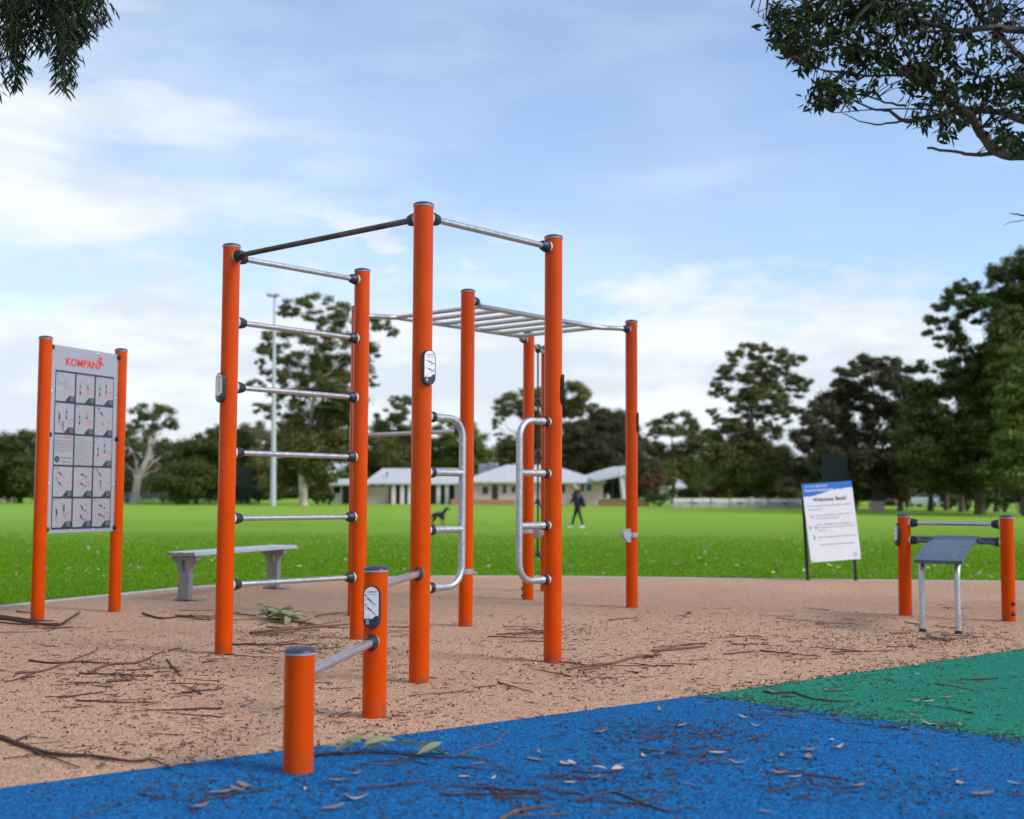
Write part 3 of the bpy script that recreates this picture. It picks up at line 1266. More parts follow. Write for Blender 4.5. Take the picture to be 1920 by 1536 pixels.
# ------------------------------------------------------------------ leaning notice
def notice():
    a, b = gnd(1517, 1089), gnd(1607, 1089)
    root = thing('notice_board', 'white and blue Welcome Back notice on two black stakes at the edge of the lawn', 'notice board', (a + b) / 2)
    d = a.y
    tl, tr, br, bl = at(1507, 907.5, d + .02), at(1600, 901.5, d + .10), at(1615, 1047.5, d), at(1521, 1055, d - .08)
    u = (tr - tl)
    W = u.length
    u.normalize()
    v = (tl - bl)
    Hh = v.length
    v = (v - u * v.dot(u)).normalized()
    n = u.cross(v).normalized()
    for s_, p in ((.0, a), (1, b)):
        m2 = MB()
        top = bl + u * (.012 + s_ * (W - .024)) + v * (Hh + .006) - n * .022
        g = bl + u * (.012 + s_ * (W - .07)) - n * .022
        foot = Vector((p.x - .005, p.y + .03, -.05))
        ax = (top - foot).normalized()
        q = ax.cross(Vector((0, 1, 0))).normalized()
        m2.box((top + foot) / 2, (.034, .012, (top - foot).length), M=Matrix((q, q.cross(ax) * -1, ax)).transposed())
        m2.build('stake', M_BLACK, root)
    mb = MB()
    mb.prism([(0, 0), (W, 0), (W, Hh), (0, Hh)], bl - n * .010, u, v, .010)
    pn = mb.build('panel', M_WHITE, root, sharp=20)
    f = Face(bl, u, v, .0008)
    # ragged blue band along the top
    pl = [(0, Hh), (W, Hh)]
    rr = random.Random(3)
    m_ = 24
    for k in range(m_ + 1):
        t = 1 - k / m_
        y = Hh * (.920 - .035 * (1 - t) - .055 * max(0, min(1, (.62 - t) / .40)))
        pl.append((W * t, y + rr.uniform(-.006, .006)))
    f.poly(pl, M_BLUEPRINT, 1)
    f.build('blue_band', pn)
    f = Face(bl, u, v, .0008)
    f.text('CITY OF BELMONT', W * .045, Hh * .945, .036, M_WHITE, 2, width=W * .47)
    f.text('Exercise Equipment', W * .045, Hh * .898, .038, M_WHITE, 2, width=W * .56, bold=.02)
    f.text('Welcome Back!', W * .18, Hh * .765, .064, M_BLACK, 2, width=W * .67, bold=.018)
    body = [(.06, .700, .87, 'Please remember these things while using this'), (.06, .655, .26, 'exercise space:'),
            (.20, .580, .67, 'Stay at a small distance to others on the'), (.20, .540, .46, 'fitness/exercise equipment.'),
            (.21, .462, .67, 'Keep 1.5m distance (two arm lengths)'), (.21, .424, .74, 'from others when exercising at the exercise'), (.21, .386, .19, 'equipment.'),
            (.21, .300, .74, 'Clean the equipment with wipes before use.'), (.22, .205, .67, 'Thank you for your understanding.')]
    for x, y, w, s_ in body:
        f.text(s_, W * x, Hh * y, .026, M_GREYPRINT, 2, width=W * w)
    f.build('lettering', pn)
    f = Face(bl, u, v, .0008)
    cx, cy = W * .12, Hh * .565
    for k in range(8):
        t0, t1 = math.pi * k / 8, math.pi * (k + 1) / 8
        f.line((cx + .018 * math.cos(t0), cy + .02 * math.sin(t0)), (cx + .018 * math.cos(t1), cy + .02 * math.sin(t1)), .006, M_BLUEPRINT, 2)
    f.line((cx + .018, cy), (cx + .018, cy - .02), .006, M_BLUEPRINT, 2)
    f.build('symbol', pn)
    f = Face(bl, u, v, .0008)
    for s_ in (-1, 1):
        f.disc((cx + s_ * .036, Hh * .436 + .015), .008, M_BLUEPRINT, 2)
        f.line((cx + s_ * .036, Hh * .436 + .008), (cx + s_ * .036, Hh * .436 - .025), .010, M_BLUEPRINT, 2)
    f.line((cx - .02, Hh * .436), (cx + .02, Hh * .436), .003, M_GREYPRINT, 2)
    f.build('symbol', pn)
    f = Face(bl, u, v, .0008)
    f.rect(cx - .006, Hh * .285, cx + .012, Hh * .325, M_GREYPRINT, 2)
    f.rect(cx - .001, Hh * .325, cx + .007, Hh * .345, M_GREYPRINT, 2)
    f.build('symbol', pn)
    f = Face(bl, u, v, .0008)
    for k in range(16):
        t0, t1 = 2 * math.pi * k / 16, 2 * math.pi * (k + 1) / 16
        f.line((W * .89 + .020 * math.cos(t0), Hh * .062 + .016 * math.sin(t0)), (W * .89 + .020 * math.cos(t1), Hh * .062 + .016 * math.sin(t1)), .007, M_BLUEPRINT, 2)
    f.build('emblem', pn)
    for x, y in ((.02, .985), (.98, .965), (.02, .015), (.98, .03)):
        m3 = MB()
        m3.box(bl + u * (W * x) + v * (Hh * y) + n * .001, (.03, .004, .006))
        m3.build('cable_tie', M_BLACK, pn)


notice()


# ------------------------------------------------------------------ trees
def unit_dirs(n):
    v = RNG.normal(size=(n, 3))
    return v / np.linalg.norm(v, axis=1, keepdims=True)


def leaf_quads(c, nrm, size, aspect=.5, droop=0.0):
    """one rhombus per leaf clump: centre, rough normal, length"""
    n = len(c)
    t = np.cross(nrm, unit_dirs(n))
    t[:, 2] -= droop
    t /= np.linalg.norm(t, axis=1, keepdims=True) + 1e-9
    b = np.cross(nrm, t)
    b /= np.linalg.norm(b, axis=1, keepdims=True) + 1e-9
    s_ = (size * RNG.uniform(.6, 1.3, n))[:, None]
    L_, W = t * s_ * .5, b * s_ * .5 * aspect
    return np.stack([c - L_, c + W, c + L_, c - W], 1).reshape(-1, 3)


def crown_arrays(masses, d, leaf, cover=3.0, fluff=1.0, depth=1.0):
    """masses: (px, py, rx, ry) as they show in the photograph, given real size at distance d"""
    out, subs = [], []
    for (px, py, rx, ry) in masses:
        c = np.array(at(px, py, d))
        k = d / F
        RX, RZ = rx * k * 1.24, ry * k * 1.28
        RY = RX * .9
        c[1] += RNG.normal() * RX * .7 * depth
        ns = int(np.clip(9 * (RX * RZ) / (1.2 * leaf * 4) ** 2, 9, 26))
        dr = unit_dirs(ns)
        rad = RNG.uniform(.35, 1.0, ns)[:, None] ** .6
        sc = c + dr * rad * np.array([RX, RY, RZ])
        for q in sc:
            subs.append(q)
            rs = RNG.uniform(.36, .62) * min(RX, RZ * 1.3)
            m = int(np.clip(cover * 11 * (rs / leaf) ** 2, 20, 520))
            dd = unit_dirs(m)
            rr = np.abs(RNG.normal(.72, .30 * fluff, m))[:, None]
            p = q + dd * rr * np.array([rs, rs, rs * .62])
            nn = dd + np.array([0, 0, .55]) + RNG.normal(size=(m, 3)) * .45
            nn /= np.linalg.norm(nn, axis=1, keepdims=True)
            out.append(leaf_quads(p, nn, np.full(m, leaf)))
    return np.concatenate(out), subs


def limb_path(a, b, n=6, sag=.12, wob=.05):
    a, b = Vector(a), Vector(b)
    L_ = (b - a).length
    pts = []
    for i in range(n + 1):
        t = i / n
        p = a.lerp(b, t)
        p.z += math.sin(t * math.pi) * L_ * sag * random.uniform(.6, 1.0)
        if 0 < i < n:
            p += Vector((random.uniform(-1, 1), random.uniform(-1, 1), random.uniform(-1, 1))) * L_ * wob
        pts.append(p)
    return pts


LEAFSETS = {
    'deep': [(0.027, 0.053, 0.009), (0.048, 0.084, 0.011), (0.079, 0.109, 0.014), (0.105, 0.132, 0.019)],
    'gum': [(0.052, 0.071, 0.015), (0.089, 0.110, 0.021), (0.137, 0.157, 0.029), (0.178, 0.173, 0.047)],
    'olive': [(0.095, 0.110, 0.023), (0.147, 0.163, 0.037), (0.210, 0.215, 0.058), (0.168, 0.142, 0.052)],
    'brown': [(0.044, 0.044, 0.016), (0.079, 0.068, 0.024), (0.105, 0.088, 0.035), (0.066, 0.075, 0.019)],
    'fresh': [(0.058, 0.110, 0.013), (0.095, 0.157, 0.019), (0.147, 0.205, 0.029), (0.189, 0.225, 0.047)],
}


def tree(name, label, d, trunk, masses, tone, leaf=.26, bark=None, r0=.35, cover=3.0, group='trees around the playing field', limbs=9, fluff=1.0):
    """trunk: photo pixels up the bole; limbs run from it into the leaf masses"""
    base = at(trunk[0][0], trunk[0][1], d)
    base.z = fz(d)
    root = thing(name, label, 'tree', base, group)
    pts = [base - Z * .3] + [at(px, py, d) for px, py in trunk[1:]]
    for p in pts[1:]:
        p.y += random.uniform(-.3, .3)
    if bark is not None:
        for p in pts[:2 if len(pts) > 5 else 3]:
            p.y -= 2.2
        base.y -= 2.2
        root.location = base
    full = []
    for i in range(len(pts) - 1):
        for k in range(4):
            full.append(pts[i].lerp(pts[i + 1], k / 4))
    full.append(pts[-1])
    m = len(full)
    mb = MB()
    rad = [r0 * (1.2 if i == 0 else 1.0) * .8 * (1 - .82 * i / (m - 1)) for i in range(m)]
    mb.tube(full, rad, 10)
    vs, subs = crown_arrays(masses, d, leaf, cover, fluff)
    ms = sorted(masses, key=lambda q: -q[2] * q[3])[:limbs * 2]
    random.shuffle(ms)
    for (px, py, rx, ry) in ms[:limbs]:
        tip = at(px, py, d)
        hd = (full[m // 2] - tip).xy.length
        i = min(range(max(1, m // 4), m), key=lambda i: abs(full[i].z - (tip.z - .9 * hd - .6)))
        path = limb_path(full[i], tip, 6, .05, .05)
        rr = rad[i] * .42
        mb.tube(path, [rr * (1 - .8 * k / 6) for k in range(7)], 7)
    for q in RNG.permutation(len(subs))[:limbs * 5]:
        tip = Vector(subs[q])
        i = min(range(m // 3, m), key=lambda i: (full[i] - tip).length)
        if (full[i] - tip).length < 4.5:
            mb.tube(limb_path(full[i], tip, 4, .03, .05), [rad[i] * .2 * (1 - .6 * k / 4) for k in range(5)], 5)
    mb.build('trunk', bark or M_BARK, root)
    np_mesh('crown', vs, 4, leafmat('foliage_' + tone, LEAFSETS[tone], .55, .25), root)
    return root


tree('spreading_tree', 'dark rounded tree at the far left end of the field, beside a low white wall', 125, [(38, 936), (38, 890), (36, 850)],
     [(35, 852, 38, 34), (8, 885, 35, 38), (55, 895, 38, 35), (45, 828, 20, 14), (22, 905, 40, 26), (-30, 870, 40, 45), (-60, 880, 45, 50)], 'deep', limbs=5)
tree('gum_tree', 'slender open gum with a pale leaning trunk behind the exercise chart board', 130, [(263, 936), (271, 900), (286, 862), (284, 810), (292, 768)],
     [(280, 768, 24, 13), (308, 772, 15, 12), (258, 778, 14, 10), (250, 800, 12, 9), (312, 797, 14, 14), (278, 792, 24, 14), (240, 822, 12, 12), (268, 825, 22, 17), (295, 832, 22, 20), (250, 855, 14, 18), (236, 868, 16, 22), (312, 850, 14, 20), (308, 875, 14, 18)],
     'gum', bark=M_GUMBARK, r0=.55, cover=2.2)
tree('bushy_tree', 'low dark bushy tree touching the ground, just left of the tallest left-hand orange post', 122, [(368, 937), (368, 905), (372, 860)],
     [(378, 840, 32, 22), (350, 868, 30, 28), (400, 865, 40, 30), (338, 900, 28, 28), (372, 905, 45, 26), (410, 905, 42, 30), (400, 822, 24, 16), (425, 850, 30, 40)], 'deep', limbs=5)
tree('bushy_tree', 'dull green bushy tree under the slender gum, behind the board', 138, [(240, 934), (240, 905), (242, 880)],
     [(240, 885, 30, 30), (270, 905, 40, 24), (215, 895, 25, 35), (315, 890, 26, 34), (330, 915, 30, 18)], 'gum', limbs=4)
tree('gum_tree', 'yellowish gum standing left of the tall floodlight pole', 145, [(462, 934), (462, 890), (466, 830)],
     [(470, 806, 22, 14), (452, 828, 26, 18), (488, 832, 22, 18), (458, 858, 34, 22), (488, 872, 28, 24), (440, 880, 30, 28), (470, 905, 40, 24)], 'olive', limbs=5)
tree('gum_tree', 'tallest gum in the middle distance, broken airy crown right of the floodlight pole', 120, [(578, 938), (574, 890), (580, 830), (586, 760), (600, 690), (612, 620)],
     [(553, 576, 24, 13), (534, 588, 12, 10), (604, 568, 26, 13), (632, 580, 20, 13), (650, 596, 12, 10), (588, 592, 16, 10), (612, 606, 26, 13), (690, 606, 24, 11), (718, 612, 20, 9), (734, 622, 9, 8),
      (512, 632, 14, 9), (548, 640, 26, 14), (500, 650, 9, 8), (598, 640, 26, 15), (640, 640, 26, 17), (672, 640, 22, 20), (506, 662, 16, 12), (530, 672, 16, 10), (566, 678, 30, 17), (620, 684, 34, 20), (664, 690, 26, 22), (702, 660, 10, 10),
      (486, 682, 9, 9), (508, 706, 20, 11), (546, 712, 26, 15), (592, 722, 32, 19), (640, 728, 34, 20), (700, 712, 10, 13), (484, 724, 13, 9), (520, 738, 22, 12), (562, 748, 26, 17), (612, 765, 34, 22), (656, 762, 28, 20),
      (486, 764, 14, 8), (512, 772, 15, 12), (540, 785, 24, 16), (582, 800, 36, 24), (630, 805, 36, 26), (548, 830, 36, 26), (598, 848, 44, 30), (642, 838, 30, 24), (540, 880, 32, 28), (606, 890, 30, 16)],
     'gum', r0=.55, cover=2.7, limbs=16, bark=M_GUMBARK)
tree('gum_tree', 'ragged gum behind the left end of the clubhouse, seen between two orange posts', 150, [(742, 934), (740, 880), (738, 800)],
     [(738, 752, 9, 9), (762, 752, 12, 12), (752, 772, 15, 10), (722, 782, 14, 12), (738, 800, 24, 14), (765, 796, 16, 14), (712, 812, 20, 16), (745, 826, 32, 17), (782, 820, 20, 18), (706, 845, 28, 22), (742, 858, 34, 22), (782, 852, 28, 20), (712, 876, 28, 20), (760, 880, 40, 18)], 'gum', limbs=8)
tree('gum_tree', 'bright green gum over the clubhouse roof, left of the silver roof plant', 150, [(852, 932), (852, 880), (856, 830)],
     [(848, 790, 22, 12), (872, 800, 16, 12), (836, 808, 22, 13), (866, 822, 30, 17), (892, 825, 16, 13), (826, 838, 26, 18), (862, 850, 34, 18), (898, 848, 22, 18), (835, 868, 30, 18), (890, 872, 32, 18), (912, 862, 12, 18)], 'fresh', limbs=7)
tree('umbrella_gum', 'broad umbrella-shaped olive gum behind the clubhouse', 160, [(1000, 935), (1000, 870), (1004, 800), (1010, 765)],
     [(962, 752, 26, 13), (992, 742, 28, 14), (1030, 736, 30, 13), (1066, 740, 28, 14), (1096, 752, 20, 13), (1112, 764, 8, 6), (944, 768, 15, 11), (975, 768, 28, 12), (1050, 762, 40, 14), (1082, 772, 26, 12), (934, 788, 9, 9), (928, 800, 6, 8), (940, 818, 9, 16),
      (958, 838, 20, 18), (944, 855, 18, 16), (975, 860, 25, 20), (1010, 800, 24, 20), (1005, 840, 30, 26)], 'olive', limbs=10, r0=.45)
tree('wattle_tree', 'dense brown-green wattle right of the umbrella gum, behind the clubhouse roof', 155, [(1130, 936), (1130, 880), (1130, 830)],
     [(1112, 786, 28, 14), (1140, 784, 30, 15), (1168, 796, 24, 16), (1086, 806, 24, 18), (1118, 812, 34, 20), (1158, 820, 34, 22), (1190, 820, 18, 22), (1072, 834, 22, 22), (1108, 846, 38, 24), (1150, 852, 40, 26), (1196, 855, 26, 30), (1060, 862, 26, 22), (1100, 875, 34, 18), (1150, 890, 44, 26), (1200, 895, 28, 28)], 'brown', limbs=6, cover=3.4)
tree('gum_tree', 'thin pale-green gum right of the farthest right tall orange post, above reddish shrubs', 160, [(1262, 934), (1264, 880), (1260, 820)],
     [(1236, 792, 18, 11), (1258, 786, 13, 10), (1284, 788, 18, 11), (1298, 800, 14, 10), (1226, 812, 14, 11), (1256, 815, 20, 14), (1290, 820, 20, 12), (1322, 814, 18, 10), (1248, 842, 24, 17), (1284, 846, 24, 17), (1316, 836, 20, 14), (1258, 872, 30, 20), (1300, 876, 32, 22), (1235, 885, 24, 22)], 'gum', limbs=8, cover=2.5)
tree('gum_tree', 'tall gum with a clumped crown and clear sky below it, left of the notice board', 117, [(1422, 940), (1418, 890), (1412, 830), (1408, 770), (1415, 710)],
     [(1404, 656, 18, 10), (1428, 654, 18, 9), (1378, 668, 13, 11), (1446, 664, 14, 9), (1478, 664, 14, 10), (1494, 676, 12, 9), (1366, 690, 13, 10), (1352, 703, 12, 10), (1408, 682, 22, 12), (1470, 684, 16, 10), (1436, 692, 18, 11),
      (1384, 712, 24, 13), (1418, 716, 24, 15), (1458, 708, 22, 14), (1490, 706, 18, 11), (1514, 718, 9, 6), (1340, 722, 9, 8), (1352, 734, 13, 9), (1384, 738, 22, 13), (1424, 744, 24, 15), (1462, 736, 24, 14), (1496, 734, 12, 9), (1372, 756, 14, 10),
      (1396, 768, 20, 11), (1430, 772, 22, 13), (1464, 764, 20, 13), (1486, 772, 11, 9), (1470, 786, 14, 8), (1334, 772, 8, 6), (1344, 786, 10, 7), (1362, 790, 14, 9), (1390, 796, 18, 13), (1362, 816, 24, 16), (1402, 822, 28, 20), (1440, 815, 20, 18),
      (1344, 845, 24, 18), (1384, 850, 34, 22), (1430, 852, 32, 26), (1462, 862, 24, 22), (1350, 882, 32, 24), (1400, 886, 40, 24), (1452, 892, 36, 24), (1330, 862, 16, 18)], 'gum', r0=.5, cover=3.4, limbs=16)
tree('bushy_tree', 'dark bushy tree straight behind the notice board', 112, [(1518, 942), (1518, 890), (1520, 830)],
     [(1534, 752, 20, 12), (1518, 770, 18, 13), (1550, 772, 18, 15), (1510, 796, 17, 14), (1540, 800, 24, 17), (1502, 826, 22, 18), (1535, 832, 28, 19), (1505, 862, 28, 22), (1548, 866, 28, 24), (1500, 895, 26, 22), (1540, 900, 34, 24)], 'brown', limbs=7)
tree('spreading_tree', 'wide browned tree between the notice board and the tallest right-hand tree', 98, [(1640, 950), (1640, 905), (1634, 850), (1640, 780), (1636, 720)],
     [(1582, 702, 17, 12), (1600, 692, 16, 10), (1640, 676, 28, 13), (1672, 682, 20, 14), (1620, 690, 20, 12), (1690, 700, 11, 12), (1578, 722, 22, 14), (1612, 722, 26, 15), (1652, 714, 30, 17), (1684, 728, 22, 16), (1708, 700, 18, 12), (1722, 690, 14, 10),
      (1570, 748, 24, 15), (1606, 756, 24, 16), (1640, 760, 24, 17), (1676, 764, 28, 20), (1562, 778, 24, 16), (1598, 792, 24, 17), (1650, 800, 28, 20), (1692, 798, 26, 22), (1575, 820, 28, 20), (1618, 828, 30, 22), (1668, 838, 36, 24),
      (1560, 858, 30, 24), (1604, 868, 34, 24), (1652, 876, 36, 24), (1696, 872, 30, 26), (1574, 896, 32, 22), (1620, 905, 30, 18), (1680, 905, 34, 20), (1718, 728, 22, 16), (1726, 768, 24, 18), (1714, 808, 26, 20), (1640, 735, 26, 16), (1600, 735, 22, 14)], 'brown', r0=.42, limbs=14, cover=3.8)
tree('giant_tree', 'tallest dark green tree running out of the right edge of the photo', 84, [(1838, 955), (1836, 905), (1840, 830), (1856, 740), (1880, 640)],
     [(1908, 500, 32, 18), (1880, 515, 24, 14), (1935, 500, 40, 26), (1862, 532, 20, 12), (1905, 535, 34, 22), (1800, 540, 20, 11), (1822, 548, 18, 13), (1782, 556, 15, 11), (1846, 560, 22, 16), (1766, 578, 14, 12), (1800, 574, 24, 14), (1880, 570, 32, 22), (1920, 575, 36, 26),
      (1828, 592, 22, 14), (1748, 606, 14, 11), (1772, 606, 18, 11), (1740, 626, 9, 8), (1790, 622, 22, 14), (1856, 604, 28, 20), (1900, 618, 36, 24), (1764, 640, 16, 9), (1800, 650, 24, 15), (1836, 642, 28, 20), (1876, 652, 34, 24), (1930, 660, 40, 34),
      (1812, 684, 28, 18), (1850, 690, 32, 22), (1780, 690, 20, 12), (1900, 706, 40, 28), (1780, 722, 28, 17), (1822, 726, 32, 22), (1866, 738, 38, 24), (1744, 740, 20, 14), (1756, 768, 28, 18), (1800, 770, 34, 22), (1846, 782, 38, 26), (1900, 765, 40, 30),
      (1740, 800, 24, 18), (1780, 812, 34, 22), (1826, 826, 40, 26), (1740, 838, 26, 20), (1784, 856, 36, 24), (1840, 868, 40, 24), (1890, 830, 40, 34), (1752, 880, 30, 20), (1804, 892, 34, 18), (1870, 888, 40, 22), (1990, 620, 50, 90), (1990, 760, 60, 90), (1735, 720, 24, 18), (1765, 745, 26, 18), (1725, 770, 24, 20), (1720, 815, 28, 24), (1760, 790, 30, 20), (1718, 860, 30, 26), (1760, 840, 34, 24), (1815, 800, 34, 24), (1735, 900, 36, 18), (1790, 905, 36, 14), (1850, 700, 40, 30), (1880, 790, 40, 30)],
     'deep', r0=.5, limbs=18, cover=3.4, leaf=.23)
tree('bushy_tree', 'lighter green bushy tree at the right edge, in front of the tallest tree', 78, [(1925, 958), (1924, 900), (1922, 820)],
     [(1896, 668, 20, 13), (1915, 660, 22, 18), (1880, 690, 18, 13), (1908, 700, 28, 18), (1892, 730, 26, 20), (1925, 740, 30, 30), (1880, 770, 24, 22), (1915, 790, 36, 28), (1898, 830, 30, 24), (1930, 850, 40, 34), (1890, 880, 30, 26), (1925, 905, 40, 26), (1960, 800, 50, 90)], 'fresh', limbs=7)


def row_of_trees():
    """smaller trees in the gaps farther back, each its own"""
    spots = [(-95, 880, 190, 'gum', 30), (120, 888, 180, 'gum', 30), (170, 880, 175, 'deep', 36), (205, 890, 185, 'gum', 26), (345, 905, 190, 'olive', 28), (520, 905, 190, 'deep', 36), (690, 900, 195, 'deep', 34),
             (810, 895, 200, 'gum', 30), (930, 892, 205, 'deep', 34), (1060, 896, 200, 'deep', 34), (1225, 905, 190, 'brown', 30), (1330, 905, 175, 'gum', 34), (1470, 910, 165, 'deep', 36), (1590, 908, 150, 'deep', 40), (1690, 905, 140, 'deep', 44), (1790, 900, 140, 'gum', 44), (1880, 900, 135, 'deep', 46), (2010, 890, 120, 'deep', 60)]
    words_ = ['far left of the chart board', 'first in the gap behind the chart board', 'second in the gap behind the chart board', 'between chart board and pale-trunked gum', 'behind the low bushy tree', 'behind the floodlight pole', 'left of the clubhouse wing',
              'over the clubhouse verandah', 'over the silver roof plant', 'behind the clubhouse hip roof', 'right of the slanted canopy', 'behind the left end of the white fence', 'behind the right end of the white fence', 'right of the dark screen', 'above the pale utility box', 'behind the parked white car', 'right of the parked white car', 'just past the right edge']
    for (px, py, d, tone, r), w in zip(spots, words_):
        ms = []
        for k in range(9):
            ms.append((px + random.uniform(-1, 1) * r * .8, py + random.uniform(-.9, .8) * r * .75, r * random.uniform(.4, .62), r * random.uniform(.32, .5)))
        tree('background_tree', 'small %s tree of the back row, %s' % ({'gum': 'grey-green', 'deep': 'dark', 'olive': 'yellowish', 'brown': 'brownish'}[tone], w), d, [(px, 937), (px + 2, 915), (px, py)], ms, tone, leaf=.34, limbs=4, r0=.25, cover=2.6)


row_of_trees()
for px_, py_, d_, tn_, lb_ in ((1688, 868, 97, 'deep', 'dark-trunked tree between the brick house and the white car'), (1744, 862, 99, 'deep', 'dark-trunked tree standing in front of the parked white car'), (1774, 874, 104, 'brown', 'brown-leaved tree just right of the parked white car'),
                              (1802, 866, 93, 'deep', 'dark leaning tree left of the tallest right-hand trunk'), (1868, 868, 96, 'deep', 'dark tree right of the tallest right-hand trunk, behind the clipped bush'), (1560, 872, 108, 'deep', 'dark tree beside the dark screen'), (1600, 880, 112, 'brown', 'brownish tree right of the dark screen')):
    tree('bushy_tree', lb_, d_, [(px_, 950), (px_ + 2, 918), (px_ + 4, py_)], [(px_ + random.uniform(-26, 26), py_ + random.uniform(-26, 30), random.uniform(18, 26), random.uniform(14, 20)) for _ in range(9)], tn_, limbs=5, r0=.34, cover=3.0)


def shrub(label, px, py, rx, ry, d, tone, leaf=.16):
    base = at(px, py + ry, d)
    base.z = fz(d)
    root = thing('shrub', label, 'shrub', base, 'shrubs along the far side of the field')
    ms = [(px + random.uniform(-.6, .6) * rx, py + random.uniform(-.3, .55) * ry, rx * random.uniform(.35, .5), ry * random.uniform(.4, .55)) for _ in range(7)]
    vs, subs = crown_arrays(ms, d, leaf, 2.8, depth=.6)
    mb = MB()
    for q in RNG.permutation(len(subs))[:12]:
        mb.tube(limb_path(base, Vector(subs[q]), 3, .02, .05), [.05, .04, .03, .02], 5)
    mb.build('stem', M_BARK, root)
    np_mesh('foliage', vs, 4, leafmat('foliage_' + tone, LEAFSETS[tone], .55, .25), root)


LEAFSETS['rust'] = [(.16, .055, .028), (.22, .085, .04), (.12, .06, .03), (.26, .13, .07)]
LEAFSETS['hedge'] = [(.03, .085, .012), (.05, .13, .018), (.075, .17, .025)]
for a_ in (('round dark shrub at the foot of the tallest gum', 596, 928, 18, 12, 118, 'deep'), ('yellow-flowering low shrub left of the small pavilion', 607, 914, 14, 9, 122, 'rust'),
           ('dark hedge-like shrub beside the small pavilion door', 618, 930, 12, 8, 121, 'deep'), ('rusty red shrub right of the slanted canopy', 1226, 902, 22, 16, 135, 'rust'), ('low green hedge behind the brick wall', 1236, 930, 34, 10, 126, 'hedge'),
           ('rusty shrub under the tall gum, behind the white fence', 1338, 920, 24, 12, 118, 'rust'), ('yellowish shrub behind the white fence near the notice board', 1478, 922, 22, 14, 118, 'olive'), ('clipped bright green bush near the right edge', 1884, 938, 17, 7, 92, 'hedge'),
           ('reddish shrub under the tallest right-hand tree', 1812, 915, 16, 20, 96, 'rust'), ('pale shrub left of the parked white car', 1700, 928, 16, 14, 112, 'olive'), ('low dark shrub at the foot of the pale-trunked gum', 306, 926, 24, 9, 134, 'deep'), ('low dark shrub between board and leftmost tall post', 348, 926, 30, 9, 118, 'deep'),
           ('dark shrub behind the white fence, below the tall gum', 1395, 918, 30, 15, 122, 'brown'), ('dark shrub behind the left end of the white fence', 1290, 922, 26, 12, 122, 'deep'), ('brown shrub behind the white fence, right of the tall gum', 1440, 918, 26, 15, 120, 'brown'),
           ('dark undergrowth bush right of the dark screen', 1602, 925, 30, 16, 100, 'deep'), ('dark undergrowth bush behind the pale utility box', 1648, 926, 30, 18, 104, 'brown'), ('low dark bush right of the parked white car', 1782, 928, 22, 14, 112, 'deep'), ('dark bush at the foot of the tallest right-hand tree', 1850, 925, 26, 18, 104, 'deep'), ('dark bush at the right edge below the lighter tree', 1915, 930, 30, 20, 86, 'deep'),
           ('dull shrub right of the nets, left of the floodlight pole', 486, 925, 22, 10, 126, 'gum')):
    shrub(*a_)


def distant_wood():
    """unbroken bush closing the view far behind everything"""
    ms = []
    for px in range(-260, 2260, 24):
        ms.append((px, 905 + random.uniform(-12, 8), 30, random.uniform(18, 28)))
        ms.append((px + 10, 924, 26, 11))
    vs, _ = crown_arrays(ms, 290, .8, 2.2)
    o = np_mesh('distant_wood', vs, 4, leafmat('foliage_deep', LEAFSETS['deep'], .55, .25))
    tag(o, 'continuous dark bush closing the view behind the field', 'woodland', kind='stuff')


distant_wood()


# ------------------------------------------------------------------ branches hanging in from above
def near_leaves(pts, dirs, L_, W):
    """long pointed leaves, six-sided and slightly folded"""
    n = len(pts)
    up = unit_dirs(n)
    b = np.cross(dirs, up)
    b /= np.linalg.norm(b, axis=1, keepdims=True) + 1e-9
    nn = np.cross(b, dirs)
    s_ = RNG.uniform(.65, 1.2, n)[:, None]
    l = dirs * (L_ * s_)
    w = b * (W * s_ * .5)
    f_ = nn * (W * s_ * .22)
    dr = np.zeros((n, 3))
    dr[:, 2] = -L_ * .10
    a = pts
    m1, m2, e = pts + l * .30, pts + l * .66, pts + l + dr
    # two halves, folded on the midrib
    h1 = np.stack([a, m1 + w + f_, m2 + w * .8 + f_ + dr * .4, e], 1)
    h2 = np.stack([e, m2 - w * .8 + f_ + dr * .4, m1 - w + f_, a], 1)
    return np.concatenate([h1, h2], 1).reshape(-1, 3)


